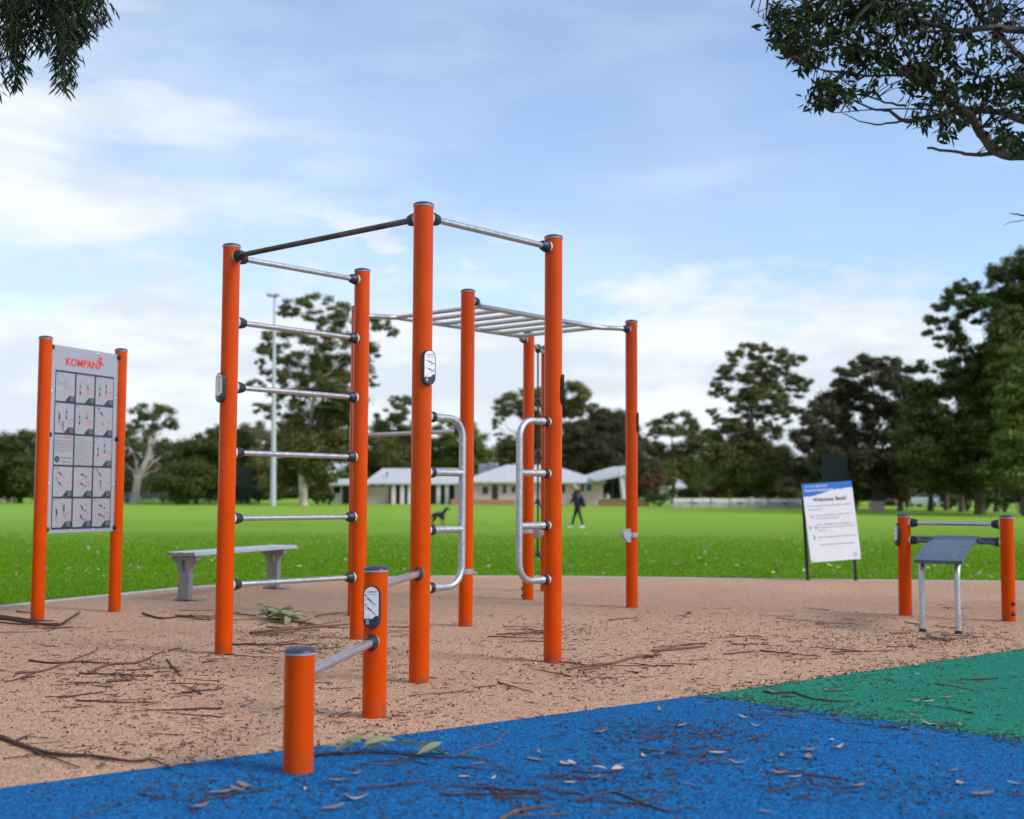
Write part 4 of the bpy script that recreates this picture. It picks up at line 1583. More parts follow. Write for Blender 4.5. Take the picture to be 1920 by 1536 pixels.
def overhang_right():
    d0 = 9.0
    tx, ty = 7.6, 9.6
    root = thing('overhanging_tree', 'dark broad-leaved tree reaching into the top right corner', 'tree', (tx, ty, fz(ty)))
    mb = MB()
    tp = [Vector((tx, ty, -.2)), Vector((tx - .05, ty, 1.5)), Vector((tx - .25, ty - .05, 2.6)), Vector((tx - .4, ty, 3.8)), Vector((tx - .2, ty + .1, 5.2)), Vector((tx + .2, ty + .2, 7.0))]
    mb.tube(tp, [.34, .27, .24, .21, .17, .10], 14)

    def path(px, rad, dd=0.0, start=None, n=4):
        pts = [at(x, y, d0 + dd + random.uniform(-.08, .08)) for x, y in px]
        if start is not None:
            pts = [start] + pts
        fine = []
        for i in range(len(pts) - 1):
            p0, p1, p2, p3 = pts[max(i - 1, 0)], pts[i], pts[i + 1], pts[min(i + 2, len(pts) - 1)]
            for k in range(n):
                t = k / n
                fine.append(.5 * ((2 * p1) + (p2 - p0) * t + (2 * p0 - 5 * p1 + 4 * p2 - p3) * t * t + (3 * p1 - p0 - 3 * p2 + p3) * t ** 3) + Vector((random.uniform(-1, 1), random.uniform(-1, 1), random.uniform(-1, 1))) * .006)
        fine.append(pts[-1])
        m = len(fine)
        mb.tube(fine, [rad[0] + (rad[1] - rad[0]) * (i / (m - 1)) ** .8 for i in range(m)], 8)
        return fine
    limbs = []
    limbs.append(path([(2050, 300), (1960, 290), (1905, 291), (1868, 284), (1840, 250), (1822, 222), (1795, 200), (1752, 172), (1700, 142), (1640, 108), (1575, 60), (1510, 20)], (.060, .008), start=tp[2]))
    limbs.append(path([(1868, 287), (1830, 290), (1790, 284), (1739, 278)], (.018, .009)))
    limbs.append(path([(1818, 214), (1780, 212), (1735, 222), (1695, 226), (1668, 208), (1636, 204), (1600, 188)], (.026, .006)))
    limbs.append(path([(1695, 226), (1662, 232), (1622, 230), (1580, 213)], (.010, .003)))
    limbs.append(path([(1780, 212), (1730, 205), (1640, 206), (1560, 211)], (.009, .003)))
    limbs.append(path([(1700, 200), (1660, 192), (1620, 176), (1560, 140), (1480, 100)], (.010, .003)))
    limbs.append(path([(2040, 250), (1960, 235), (1910, 222), (1870, 210), (1820, 205), (1770, 180), (1700, 140)], (.050, .012), .3, start=tp[3]))
    limbs.append(path([(2050, 150), (1960, 130), (1920, 110), (1890, 82), (1860, 50), (1820, 10), (1780, -40)], (.04, .012), .4, start=tp[3]))
    limbs.append(path([(2050, 60), (1960, 58), (1900, 56), (1850, 52), (1790, 58), (1730, 40), (1660, 10), (1590, -20)], (.04, .010), -.2, start=tp[3]))
    limbs.append(path([(1900, 140), (1860, 148), (1820, 136), (1800, 128)], (.016, .005)))
    limbs.append(path([(1830, 52), (1730, 60), (1690, 20), (1640, 0)], (.015, .005), .2))
    limbs.append(path([(1640, 108), (1560, 82), (1480, 66), (1440, 60)], (.012, .002)))
    limbs.append(path([(1700, 142), (1600, 140), (1530, 128), (1470, 98)], (.012, .003), .1))
    limbs.append(path([(1590, 135), (1545, 132), (1500, 118), (1475, 110)], (.006, .002)))
    limbs.append(path([(1450, 55), (1435, 40), (1420, 26), (1408, 15)], (.003, .0015)))
    limbs.append(path([(2060, 440), (1990, 420), (1930, 408), (1905, 402), (1892, 400)], (.02, .002), start=tp[2]))
    limbs.append(path([(1935, 412), (1900, 417), (1882, 422)], (.004, .0015)))
    lp = [p for q in limbs for p in q]
    ell = [(1490, 25, 55, 28, 62), (1470, 60, 36, 26, 40), (1505, 85, 40, 26, 40), (1560, 30, 60, 36, 66), (1560, 82, 55, 34, 60), (1620, 110, 50, 30, 50), (1640, 50, 60, 40, 66), (1700, 100, 60, 40, 64), (1720, 40, 50, 36, 46), (1760, 130, 50, 34, 52), (1712, 148, 30, 20, 26),
           (1800, 160, 44, 30, 40), (1790, 80, 44, 34, 30), (1850, 20, 40, 24, 22), (1860, 100, 50, 40, 34), (1890, 150, 44, 30, 36), (1870, 185, 40, 26, 30), (1905, 190, 30, 30, 30), (1800, 215, 36, 18, 24), (1550, 165, 26, 18, 30), (1532, 188, 18, 10, 16), (1580, 180, 24, 16, 22), (1630, 168, 14, 8, 8), (1505, 118, 26, 14, 20),
           (1772, 246, 16, 16, 12), (1728, 228, 14, 10, 10), (1890, 250, 26, 20, 26), (1905, 272, 24, 14, 18), (1880, 12, 14, 10, 8), (1900, 30, 14, 16, 10), (1680, 10, 60, 26, 44), (1600, 0, 60, 26, 40), (1740, 180, 30, 16, 16), (1950, 120, 40, 90, 60), (1980, 230, 50, 60, 50), (1780, 10, 40, 20, 16)]
    ell += [(1480 + 60 * i + random.uniform(-20, 20), -60 - 75 * j, 55, 45, 40) for i in range(10) for j in range(3)]
    P_, D_ = [], []
    for (px, py, rx, ry, k) in ell:
        for _ in range(int(k * .62)):
            a, r_ = random.uniform(0, 6.283), math.sqrt(random.random())
            c = at(px + math.cos(a) * rx * r_, py + math.sin(a) * ry * r_, d0 + random.gauss(0, .45))
            near = min(lp, key=lambda q: (q - c).length_squared)
            dv = c - near
            if dv.length < .7:
                mb.tube([near, near.lerp(c, .5) + Vector((0, 0, .02)), c], [.0045, .0032, .002], 5, cap=False)
            ax = dv.normalized() if dv.length > .02 else Vector((-1, 0, .2))
            for j in range(random.randint(5, 9)):
                q = c + ax * random.uniform(-.10, .03) + Vector((random.gauss(0, .018), random.gauss(0, .018), random.gauss(0, .014)))
                v = (ax * .55 + Vector((random.gauss(0, .6), random.gauss(0, .6), random.gauss(-.35, .45)))).normalized()
                P_.append(q)
                D_.append(v)
    mb.build('trunk', M_BARK, root)
    vs = near_leaves(np.array(P_), np.array(D_), .078, .026)
    np_mesh('crown', vs, 4, leafmat('broad_leaf', [(.008, .024, .007), (.014, .038, .010), (.024, .056, .014), (.04, .04, .015)], .6, .08, .12), root)


overhang_right()


def overhang_left():
    d0 = 8.0
    tx, ty = -5.6, 8.0
    root = thing('weeping_tree', 'dark fine-leaved weeping tree hanging into the top left corner', 'tree', (tx, ty, fz(ty)))
    mb = MB()
    tp = [Vector((tx, ty, -.2)), Vector((tx + .1, ty, 1.6)), Vector((tx + .2, ty - .05, 3.0)), Vector((tx + .5, ty, 4.6)), Vector((tx + .9, ty, 5.8))]
    mb.tube(tp, [.30, .24, .21, .16, .08], 12)
    hubs = [at(20, -90, d0), at(120, -110, d0), at(60, -60, d0 + .4), at(170, -70, d0)]
    for h in hubs:
        mb.tube(limb_path(tp[3], h, 6, .10, .03), [.05, .045, .04, .03, .024, .018, .012], 7)
    strands = []
    spec = [(0, 178, -20, 12), (10, 120, 5, 9), (30, 172, 25, 16), (38, 150, 40, 14), (48, 90, 55, 12), (65, 50, 75, 10), (20, 60, 10, 10), (95, 100, 90, 12), (108, 168, 105, 14), (118, 184, 118, 18), (128, 160, 128, 14), (135, 120, 140, 14), (150, 80, 155, 12), (165, 70, 168, 10), (185, 45, 175, 9), (172, 30, 170, 8), (120, 60, 120, 16), (85, 60, 90, 10), (70, 88, 80, 6), (8, 30, 0, 14), (55, 25, 50, 10), (150, 20, 150, 12), (198, 42, 180, 5), (100, 30, 100, 12), (112, 110, 110, 16), (30, 100, 28, 14), (-20, 120, -25, 16), (140, 90, 138, 12), (125, 130, 122, 12), (35, 130, 34, 10)]
    P_, D_ = [], []
    for (x1, y1, x0, k) in spec:
        for rep in range(2):
            dd = d0 + random.gauss(0, .25)
            a = at(x0 + random.gauss(0, 7), -70 + random.uniform(-30, 20), dd)
            b = at(x1 + random.gauss(0, 6), y1 + random.gauss(-6, 6), dd)
            n = 10
            pts = []
            for i in range(n + 1):
                t = i / n
                pts.append(a.lerp(b, t) + Vector((math.sin(t * 3 + x0) * .015, random.gauss(0, .008), 0)))
            mb.tube(pts, [.005 - .004 * i / n for i in range(n + 1)], 5, cap=False)
            h = min(hubs, key=lambda q: (q - a).length)
            mb.tube([h, h.lerp(a, .5) + Z * .03, a], [.010, .008, .005], 5, cap=False)
            for j in range(int(k * 6.5)):
                t = random.random() ** .8
                i = min(int(t * n), n - 1)
                q = pts[i].lerp(pts[i + 1], t * n - i)
                s_ = random.choice((-1, 1))
                off = Vector((random.gauss(0, 1), random.gauss(0, 1), 0)) * .035 * (1 - .45 * t)
                v = Vector((s_ * random.uniform(.2, .9), random.gauss(0, .4), -random.uniform(.5, 1.1))).normalized()
                P_.append(q + off)
                D_.append(v)
    mb.build('trunk', M_BARK, root)
    vs = near_leaves(np.array(P_), np.array(D_), .075, .013)
    np_mesh('crown', vs, 4, leafmat('narrow_leaf', [(.012, .024, .010), (.020, .036, .014), (.030, .046, .018)], .6, .08, .12), root)


overhang_left()


# ------------------------------------------------------------------ clubhouse and far side of the field
M_CREAM = mat('cream_render', (.74, .54, .50), .8, var=.06, scale=.6)
M_BRICK = mat('orange_brick', (.44, .21, .13), .85, var=.2, scale=9)
M_ROOF = mat('pale_roof_metal', (.52, .54, .53), .55, var=.05, scale=1.2)
M_GLASS = mat('dark_glass', (.02, .025, .03), .1, var=.2)
M_FASCIA = mat('white_fascia', (.78, .72, .75), .5, var=.04)
M_SHADE = mat('shaded_wall', (.56, .43, .38), .8, var=.1)  # wing wall coloured darker for the shade under the verandah
M_PLANT = mat('roof_plant_grey', (.30, .31, .36), .6, metal=.3, var=.12)


def quadz(mb, pts):
    mb.add(pts, [tuple(range(len(pts)))])


def hip_roof(name, root, x0, x1, y0, y1, ze, rx0, rx1, zr, th=.16):
    """hip roof with eave rectangle and a ridge between rx0 and rx1"""
    ym = (y0 + y1) / 2
    a, b, c, d_ = Vector((x0, y0, ze)), Vector((x1, y0, ze)), Vector((x1, y1, ze)), Vector((x0, y1, ze))
    e, f = Vector((rx0, ym, zr)), Vector((rx1, ym, zr))
    dn = Vector((0, 0, -th))
    vs = [a, b, c, d_, e, f, a + dn, b + dn, c + dn, d_ + dn]
    fs = [(0, 1, 5, 4), (1, 2, 5), (2, 3, 4, 5), (3, 0, 4), (6, 9, 8, 7), (0, 6, 7, 1), (1, 7, 8, 2), (2, 8, 9, 3), (3, 9, 6, 0)]
    mb = MB().add(vs, fs)
    # standing seams
    n = int((x1 - x0) / .8)
    for k in range(1, n):
        x = x0 + (x1 - x0) * k / n
        t = 1.0
        if x < rx0:
            t = (x - x0) / max(.01, rx0 - x0)
        elif x > rx1:
            t = (x1 - x) / max(.01, x1 - rx1)
        p, q = Vector((x, y0, ze)), Vector((x, y0 + (ym - y0) * t, ze + (zr - ze) * t))
        if (q - p).length > .3:
            mb.tube([p + Z * .008, q + Z * .008], .016, 4)
    return mb.build(name, M_ROOF, root, sharp=20)


def window(root, px, py0, py1, w, d, m=None):
    """window set in a wall: dark pane in a thin frame, a sill below"""
    t, b = at(px, py0, d), at(px, py1, d)
    h = t.z - b.z
    c = (t + b) / 2
    mb = MB()
    for s_ in (-1, 1):
        mb.box(c + Vector((s_ * (w / 2 + .03), -.02, 0)), (.06, .10, h + .12))
    mb.box(c + Vector((0, -.02, h / 2 + .03)), (w, .10, .06))
    mb.box(c + Vector((0, -.02, -h / 2 - .03)), (w, .10, .06))
    fr = mb.build('window', M_FASCIA, root)
    mb = MB()
    mb.box(c + Vector((0, -.01, 0)), (w, .04, h))
    mb.build('pane', M_GLASS, fr)


def clubhouse():
    d = 131.0
    px_m = d / F
    base = at(900, 940, d)
    base.z = fz(d)
    root = thing('clubhouse', 'long cream clubhouse with pale hip roofs and a verandah, across the field', 'building', base)
    g = fz(d) - .1
    # right block
    xl, xr = at(868, 930, d).x, at(1131, 930, d).x
    ze = at(1000, 904, d).z
    mb = MB()
    mb.box(((xl + xr) / 2, d + 5.0, (g + ze) / 2), (xr - xl, 10, ze - g))
    mb.build('wall', M_CREAM, root)
    hip_roof('roof', root, at(860, 904, d - .8).x, at(1137, 904, d - .8).x, d - .8, d + 10.8, ze + .02, at(950, 870, d + 5).x, at(1036, 870, d + 5).x, at(960, 871.5, d + 5).z)
    for px, a, b, w in ((910, 912, 927, .62), (946, 909, 926, .42), (963, 912, 924, .45), (1056, 908, 925, .45), (1092, 906, 922, .42), (1104.5, 905.5, 921, .52)):
        window(root, px, a, b, w, d - .02)
    m2 = MB()
    c = at(928, 924, d - .03)
    m2.box(c + Vector((0, .02, 0)), (.62, .08, at(928, 909, d).z - at(928, 938, d).z))
    dr = m2.build('door', M_GLASS, root)
    m2 = MB()
    m2.ell(c + Vector((.22, -.05, -.05)), (.04, .04, .04), 8, 6)
    m2.build('handle', M_STEEL, dr)
    # planter of brick in front of the right block
    xa, xb = at(845, 940, d - 2).x, at(966, 940, d - 2).x
    m2 = MB()
    m2.bbox(((xa + xb) / 2, d - 2, fz(d) + .25), (xb - xa, .5, .62), .02)
    m2.build('planter_wall', M_BRICK, root)
    # left wing with verandah
    d2 = 134.0
    xl, xr = at(686, 930, d2).x, at(868, 930, d2).x
    zw = at(780, 906.5, d2).z
    m2 = MB()
    m2.box(((xl + xr) / 2 , d2 + 4.6, (g + zw) / 2), (xr - xl, 7.0, zw - g))
    m2.build('wall', M_SHADE, root)
    m2 = MB()
    xk = at(729, 930, d2).x
    m2.box(((xl + xk) / 2, d2 + .4, (g + zw) / 2), (xk - xl, 1.0, zw - g - .01))
    m2.build('wall', M_CREAM, root)
    hip_roof('roof', root, at(681, 906, d2 - 1.2).x, at(880, 906, d2 - 1.2).x, d2 - 1.3, d2 + 9.0, zw + .03, at(718, 880, d2 + 4).x, at(868, 880, d2 + 4).x, at(780, 878.5, d2 + 4).z)
    for px in (738, 754, 768, 800, 822, 838, 856):
        m2 = MB()
        x = at(px, 930, d2 - .9).x
        m2.bbox((x, d2 - .8, (g + zw) / 2), (.42, .42, zw - g - .02), .02)
        m2.build('column', M_FASCIA, root)
    for px in (746, 761, 812, 830, 848):
        m2 = MB()
        x = at(px, 930, d2 + 1).x
        m2.box((x, d2 + 1.07, g + 1.15), (.75, .08, 2.1))
        m2.build('door', mat('brown_door', (.09, .065, .055), .5), root)
    for px in (700, 716):
        window(root, px, 908.5, 913, .65, d2 - .12)
    # roof plant
    for px0, px1, y0_, y1_ in ((897, 914, 870, 888), (915, 935, 867.5, 887)):
        a, b = at(px0, y0_, d + 7), at(px1, y1_, d + 7)
        m2 = MB()
        m2.bbox(((a.x + b.x) / 2, d + 7.4, (a.z + b.z) / 2 - .3), (b.x - a.x - .05, 1.0, a.z - b.z + .6), .04)
        for k in range(5):
            m2.box(((a.x + b.x) / 2, d + 6.88, a.z - .25 - k * .16), (b.x - a.x - .2, .04, .05))
        m2.build('roof_plant', M_PLANT, root)
    # flue
    m2 = MB()
    p = at(726, 895, d2 + .5)
    m2.lathe(p - Z * .5, Z, [(0, .09), (.9, .09), (.9, .18), (1.0, .18), (1.12, .02)], 10)
    m2.build('flue', M_PLANT, root)


clubhouse()


def pavilion():
    d = 128.0
    base = at(650, 940, d)
    base.z = fz(d)
    root = thing('pavilion', 'small grey pavilion with a pale flat-edged roof, left of the clubhouse', 'building', base)
    xl, xr = at(622, 930, d).x, at(676, 930, d).x
    ze = at(640, 908, d).z
    mb = MB()
    mb.box(((xl + xr) / 2, d + 2.5, (fz(d) + ze) / 2), (xr - xl, 5, ze - fz(d)))
    mb.build('wall', mat('grey_wall', (.34, .30, .30), .8), root)
    hip_roof('roof', root, at(617, 906, d).x, at(680, 906, d).x, d - .5, d + 5.5, ze + .02, at(628, 895, d).x, at(672, 895, d).x, at(640, 898, d + 2.5).z)
    window(root, 632, 912, 926, .75, d - .02)
    m2 = MB()
    c = at(650, 925, d - .03)
    m2.box((c.x, c.y, fz(d) + .95), (.8, .07, 1.9))
    m2.build('door', M_GLASS, root)


pavilion()


def canopy():
    d = 128.0
    base = at(1150, 942, d)
    base.z = fz(d)
    root = thing('canopy_shelter', 'slanted pale canopy roof on leaning white posts, right of the clubhouse', 'shelter', base)
    back = [at(1092, 893, d + 6), at(1118, 884, d + 6), at(1148, 875.5, d + 6), at(1190, 872.5, d + 6)]
    front = [at(1116, 900.5, d), at(1136, 897, d), at(1160, 891.5, d), at(1190, 884.5, d)]
    mb = MB()
    pts = []
    for p, q in zip(front, back):
        pts += [p, q, q - Z * .16, p - Z * .16]
    fs = [(0, 3, 2, 1), (12, 13, 14, 15)]
    for i in (0, 4, 8):
        fs += [(i, i + 1, i + 5, i + 4), (i + 1, i + 2, i + 6, i + 5), (i + 2, i + 3, i + 7, i + 6), (i + 3, i, i + 4, i + 7)]
    mb.add(pts, fs)
    mb.build('roof', M_ROOF, root, sharp=10)
    for (p0, p1) in (((1163, 880), (1171, 942)), ((1172, 878), (1181, 942))):
        m2 = MB()
        q, r = at(*p0, d + .4), at(*p1, d + .4)
        r.z = fz(d) - .1
        m2.tube([q, r], [.22, .26], 10)
        m2.build('post', M_FASCIA, root)
    for px in (1128, 1148):
        m2 = MB()
        q = at(px, 900 - (px - 1128) * .5, d + 4.5)
        m2.tube([Vector((q.x, d + 4.5, fz(d) - .1)), Vector((q.x, d + 4.5, at(px, 893 - (px - 1128) * .55, d + 4.5).z))], .08, 8)
        m2.build('post', M_BLACK, root)


canopy()


def box_thing(name, label, cat, px0, py0, px1, py1, d, depth, m, extra=None, group=None):
    a, b = at(px0, py0, d), at(px1, py1, d)
    b.z = min(b.z, fz(d))
    root = thing(name, label, cat, ((a.x + b.x) / 2, d, fz(d)), group)
    mb = MB()
    mb.bbox(((a.x + b.x) / 2, d + depth / 2, (a.z + fz(d) - .05) / 2), (b.x - a.x, depth, a.z - fz(d) + .05), .02)
    o = mb.build('body', m, root)
    if extra:
        extra(root, o, a, b)
    return root


def low_wall():
    d = 126.0

    def cap(root, o, a, b):
        m = MB()
        m.box(((a.x + b.x) / 2, d + .15, a.z + .04), (b.x - a.x + .1, .44, .08))
        m.build('coping', mat('pale_brick', (.50, .33, .24), .8), root)
    box_thing('brick_wall', 'low orange brick wall below the slanted canopy', 'wall', 1122, 937, 1217, 946, d, .3, M_BRICK, cap)


low_wall()


def floodlight():
    d = 112.0
    base = at(512, 947, d)
    base.z = fz(d)
    root = thing('floodlight_pole', 'tall pale grey floodlight pole in front of the tallest gum', 'floodlight pole', base)
    top = at(515, 556, d)
    mb = MB()
    n = 8
    pts = [base.lerp(top, k / n) for k in range(n + 1)]
    pts[0].z -= .2
    mb.tube(pts, [.27 - .17 * k / n for k in range(n + 1)], 14)
    mb.build('pole', mat('pole_grey', (.50, .52, .55), .5, metal=.3, var=.06), root)
    m2 = MB()
    m2.bbox(top + Vector((-.1, -.1, .02)), (1.0, .5, .10), .02)
    arm = m2.build('crossarm', M_PLANT, root)
    for k, s_ in enumerate((-.42, .22)):
        m3 = MB()
        Mx = Euler((R(28), R(8), 0)).to_matrix()
        m3.bbox(top + Vector((s_, -.32, .10)), (.50, .42, .12), .03, M=Mx)
        m3.build('lamp_head', M_PLANT, arm)


floodlight()


def white_fence():
    d = 112.0
    x0, x1 = at(1262, 940, d).x, at(1512, 940, d).x
    root = thing('white_fence', 'long low white board fence left of the notice board, at the foot of the trees', 'fence', ((x0 + x1) / 2, d, fz(d)))
    n = 7
    zt, zb = at(1380, 934.5, d).z, fz(d)
    for k in range(n):
        a, b = x0 + (x1 - x0) * k / n, x0 + (x1 - x0) * (k + 1) / n
        mb = MB()
        h = zt - zb
        mb.box(((a + b) / 2, d, zb + h * .80), (b - a - .10, .05, h * .36))
        mb.mat = 1  # lower board, darker than the upper one
        mb.box(((a + b) / 2, d, zb + h * .30), (b - a - .10, .05, h * .50))
        mb.build('panel', [mat('weathered_white', (.80, .74, .78), .7, var=.1, scale=2), mat('lower_board', (.46, .42, .43), .75, var=.2, scale=1.5)], root)
    for k in range(n + 1):
        m2 = MB()
        m2.box((x0 + (x1 - x0) * k / n, d - .02, zb + (zt - zb) * .5), (.085, .09, zt - zb + .06))
        m2.build('post', M_PLANT, root)
    for t in (.16, .50, .84):
        m3 = MB()
        m3.box((x0 + (x1 - x0) * t, d - .04, zb + (zt - zb) * .50), (.45, .03, .13))
        m3.build('plaque', M_BLACK, root)


white_fence()


def net_cage(label, px0, px1, py0, d, dark, dep=3.0):
    """practice nets: posts, rails and a fine black mesh"""
    a, b = at(px0, py0, d), at(px1, py0, d)
    root = thing('practice_net', label, 'sports net', ((a.x + b.x) / 2, d, fz(d)))
    zt = a.z
    m2 = MB()
    for x in (a.x, (a.x + b.x) / 2, b.x):
        for y in (d, d + dep):
            m2 = MB()
            m2.tube([(x, y, fz(d) - .1), (x, y, zt)], .05, 8)
            m2.build('post', M_BLACK, root)
    h = zt - fz(d)
    for y in (d, d + dep):
        mb = MB()
        n = int((b.x - a.x) / .12)
        for k in range(n + 1):
            x = a.x + (b.x - a.x) * k / n
            mb.box((x, y, fz(d) + h / 2), (.035, .01, h))
        for k in range(int(h / .12) + 1):
            mb.box(((a.x + b.x) / 2, y + .012, fz(d) + k * .12), (b.x - a.x, .01, .035))
        mb.build('netting', mat('black_net', (.012, .013, .016), .7), root, sharp=0)


net_cage('dark practice net cage just right of the leftmost tall post', 440, 470, 879, 119, 0)


def dark_screen():
    d = 90.0
    a, b = at(1541, 853, d), at(1588, 853, d)
    root = thing('sight_screen', 'tall dark screen standing behind the notice board', 'sight screen', ((a.x + b.x) / 2, d, fz(d)))
    mb = MB()
    w = b.x - a.x
    for k in range(6):
        mb.box((a.x + w * (k + .5) / 6, d, (a.z + fz(d) + .5) / 2), (w / 6 - .02, .06, a.z - fz(d) - .5))
    mb.build('screen', mat('dark_slats', (.020, .021, .026), .6), root)
    for x in (a.x + .1, b.x - .1):
        m2 = MB()
        m2.tube([(x, d + .12, fz(d) - .1), (x, d + .12, a.z)], .06, 8)
        m2.build('post', M_BLACK, root)


dark_screen()

box_thing('utility_box', 'pale brown utility box at the foot of the wide browned tree', 'utility box', 1634, 940, 1659, 956, 90, .8, mat('beige_box', (.30, .25, .21), .6))
box_thing('white_wall', 'low white wall at the far left edge of the photo', 'wall', -60, 921, 22, 936, 136, .25, mat('painted_wall', (.52, .48, .47), .7))
box_thing('shed', 'small yellowish shed just above the low white wall on the far left', 'shed', -40, 903, 8, 934, 140, 3, mat('yellow_wall', (.55, .40, .22), .7))


def lamp_globe():
    d = 118.0
    base = at(330, 935, d)
    base.z = fz(d)
    root = thing('park_lamp', 'short park lamp with a white globe in front of the low dark bushes', 'lamp', base)
    t = at(330.5, 898.5, d)
    mb = MB()
    mb.tube([base - Z * .1, t - Z * .15], .05, 8)
    mb.build('pole', M_BLACK, root)
    m2 = MB()
    m2.ell(t, (.20, .20, .18), 14, 10)
    m2.build('globe', M_WHITE, root)


lamp_globe()


def mesh_fence():
    d = 121.0
    x0, x1 = at(226, 930, d).x, at(438, 930, d).x
    root = thing('mesh_fence', 'low blue-grey mesh fence under the trees behind the exercise chart board', 'fence', ((x0 + x1) / 2, d, fz(d)))
    h = 1.1
    n = 12
    for k in range(n + 1):
        m2 = MB()
        m2.tube([(x0 + (x1 - x0) * k / n, d, fz(d) - .1), (x0 + (x1 - x0) * k / n, d, fz(d) + h)], .03, 6)
        m2.build('post', M_PLANT, root)
    mb = MB()
    for k in range(90):
        x = x0 + (x1 - x0) * (k + .5) / 90
        mb.box((x, d, fz(d) + h / 2), (.02, .01, h))
    for k in range(8):
        mb.box(((x0 + x1) / 2, d + .012, fz(d) + .05 + k * .14), (x1 - x0, .01, .02))
    mb.build('mesh', mat('fence_wire', (.20, .24, .28), .5, metal=.4), root, sharp=0)


mesh_fence()


def far_house(label, px0, px1, py, d, col):
    a, b = at(px0, py, d), at(px1, py, d)
    root = thing('far_house', label, 'house', ((a.x + b.x) / 2, d, fz(d)))
    mb = MB()
    mb.box(((a.x + b.x) / 2, d + 3, (a.z + fz(d)) / 2), (b.x - a.x, 6, a.z - fz(d)))
    mb.build('wall', mat('house_' + label[:5], col, .8), root)
    hip_roof('roof', root, a.x - .5, b.x + .5, d - .6, d + 6.6, a.z + .02, a.x + 2, b.x - 2, a.z + 1.5)
    window(root, (px0 * .6 + px1 * .4), py + 6, py + 13, 1.0, d - .03)


far_house('white gabled house glimpsed between shrubs right of the canopy', 1247, 1282, 914, 168, (.62, .55, .52))
far_house('brick house glimpsed under the trees left of the parked white car', 1676, 1716, 905, 150, (.40, .25, .17))


def parked_car():
    d = 128.0
    c = at(1737, 948, d)
    c.z = fz(d)
    root = thing('parked_car', 'white sedan parked behind the right-hand trees, beyond the sit-up bench', 'car', c)
    yaw = R(-52)
    ux = Vector((math.cos(yaw), math.sin(yaw), 0))
    uy = Vector((-math.sin(yaw), math.cos(yaw), 0))

    def P(x, y, z):
        return c + ux * x + uy * y + Z * z
    paint = mat('white_car_paint', (.75, .76, .80), .22, var=.02, coat=.6)
    # body: cross-sections along the length, lower shell and greenhouse
    mb = MB()
    prof = [(-2.2, .35, .72, .62), (-2.12, .30, .86, .78), (-1.6, .28, .93, .86), (-.8, .27, .95, .88), (.6, .27, .94, .88), (1.4, .28, .88, .86), (2.0, .32, .76, .78), (2.2, .38, .64, .60)]
    vs, fs = [], []
    for x, zl, zh, w in prof:
        vs += [P(x, -w, zl), P(x, -w * 1.02, (zl + zh) / 2), P(x, -w * .94, zh), P(x, w * .94, zh), P(x, w * 1.02, (zl + zh) / 2), P(x, w, zl)]
    for i in range(len(prof) - 1):
        for k in range(6):
            j = (k + 1) % 6
            fs.append((i * 6 + k, i * 6 + j, i * 6 + 6 + j, i * 6 + 6 + k))
    fs += [tuple(range(5, -1, -1)), tuple((len(prof) - 1) * 6 + k for k in range(6))]
    mb.add(vs, fs)
    roof = [(-1.75, .92, .72), (-.95, 1.28, .60), (-.2, 1.34, .60), (.35, 1.29, .60), (1.25, .90, .72)]
    vs, fs = [], []
    for x, z, w in roof:
        vs += [P(x, -.80, .90), P(x, -w, z), P(x, w, z), P(x, .80, .90)]
    for i in range(len(roof) - 1):
        for k in range(3):
            fs.append((i * 4 + k, i * 4 + k + 1, i * 4 + 5 + k, i * 4 + 4 + k))
    mb.add(vs, fs)
    mb.build('body', paint, root, sharp=50)
    for s_ in (-1, 1):
        for x0, x1 in ((-1.25, -.42), (-.34, .78)):
            m2 = MB()
            m2.prism([(x0, .96), (x1, .96), (min(x1, .35 + (x1 > .5) * 0), 1.30), (max(x0, -.92), 1.30)], P(0, s_ * .745, 0), ux, Z, .02 * s_)
            m2.build('side_window', M_GLASS, root)
    m2 = MB()
    m2.add([P(.55, -.56, 1.33), P(1.20, -.66, .95), P(1.20, .66, .95), P(.55, .56, 1.33)], [(0, 1, 2, 3)])
    for v in m2.v:
        v += ux * .02 + Z * .02
    m2.build('windscreen', M_GLASS, root)
    for x in (-1.35, 1.35):
        for s_ in (-1, 1):
            m3 = MB()
            m3.lathe(P(x, s_ * .70, .31), uy * s_, [(0, .30), (.17, .31), (.19, .28)], 18)
            w = m3.build('wheel', M_BLACK, root)
            m4 = MB()
            m4.lathe(P(x, s_ * .86, .31), uy * s_, [(0, .19), (.035, .19), (.04, .05)], 14)
            m4.build('rim', M_STEEL, w)
    for s_ in (-1, 1):
        m3 = MB()
        m3.ell(P(2.12, s_ * .55, .66), (.10, .10, .07), 10, 6)
        m3.build('headlight', M_GLASS, root)


parked_car()


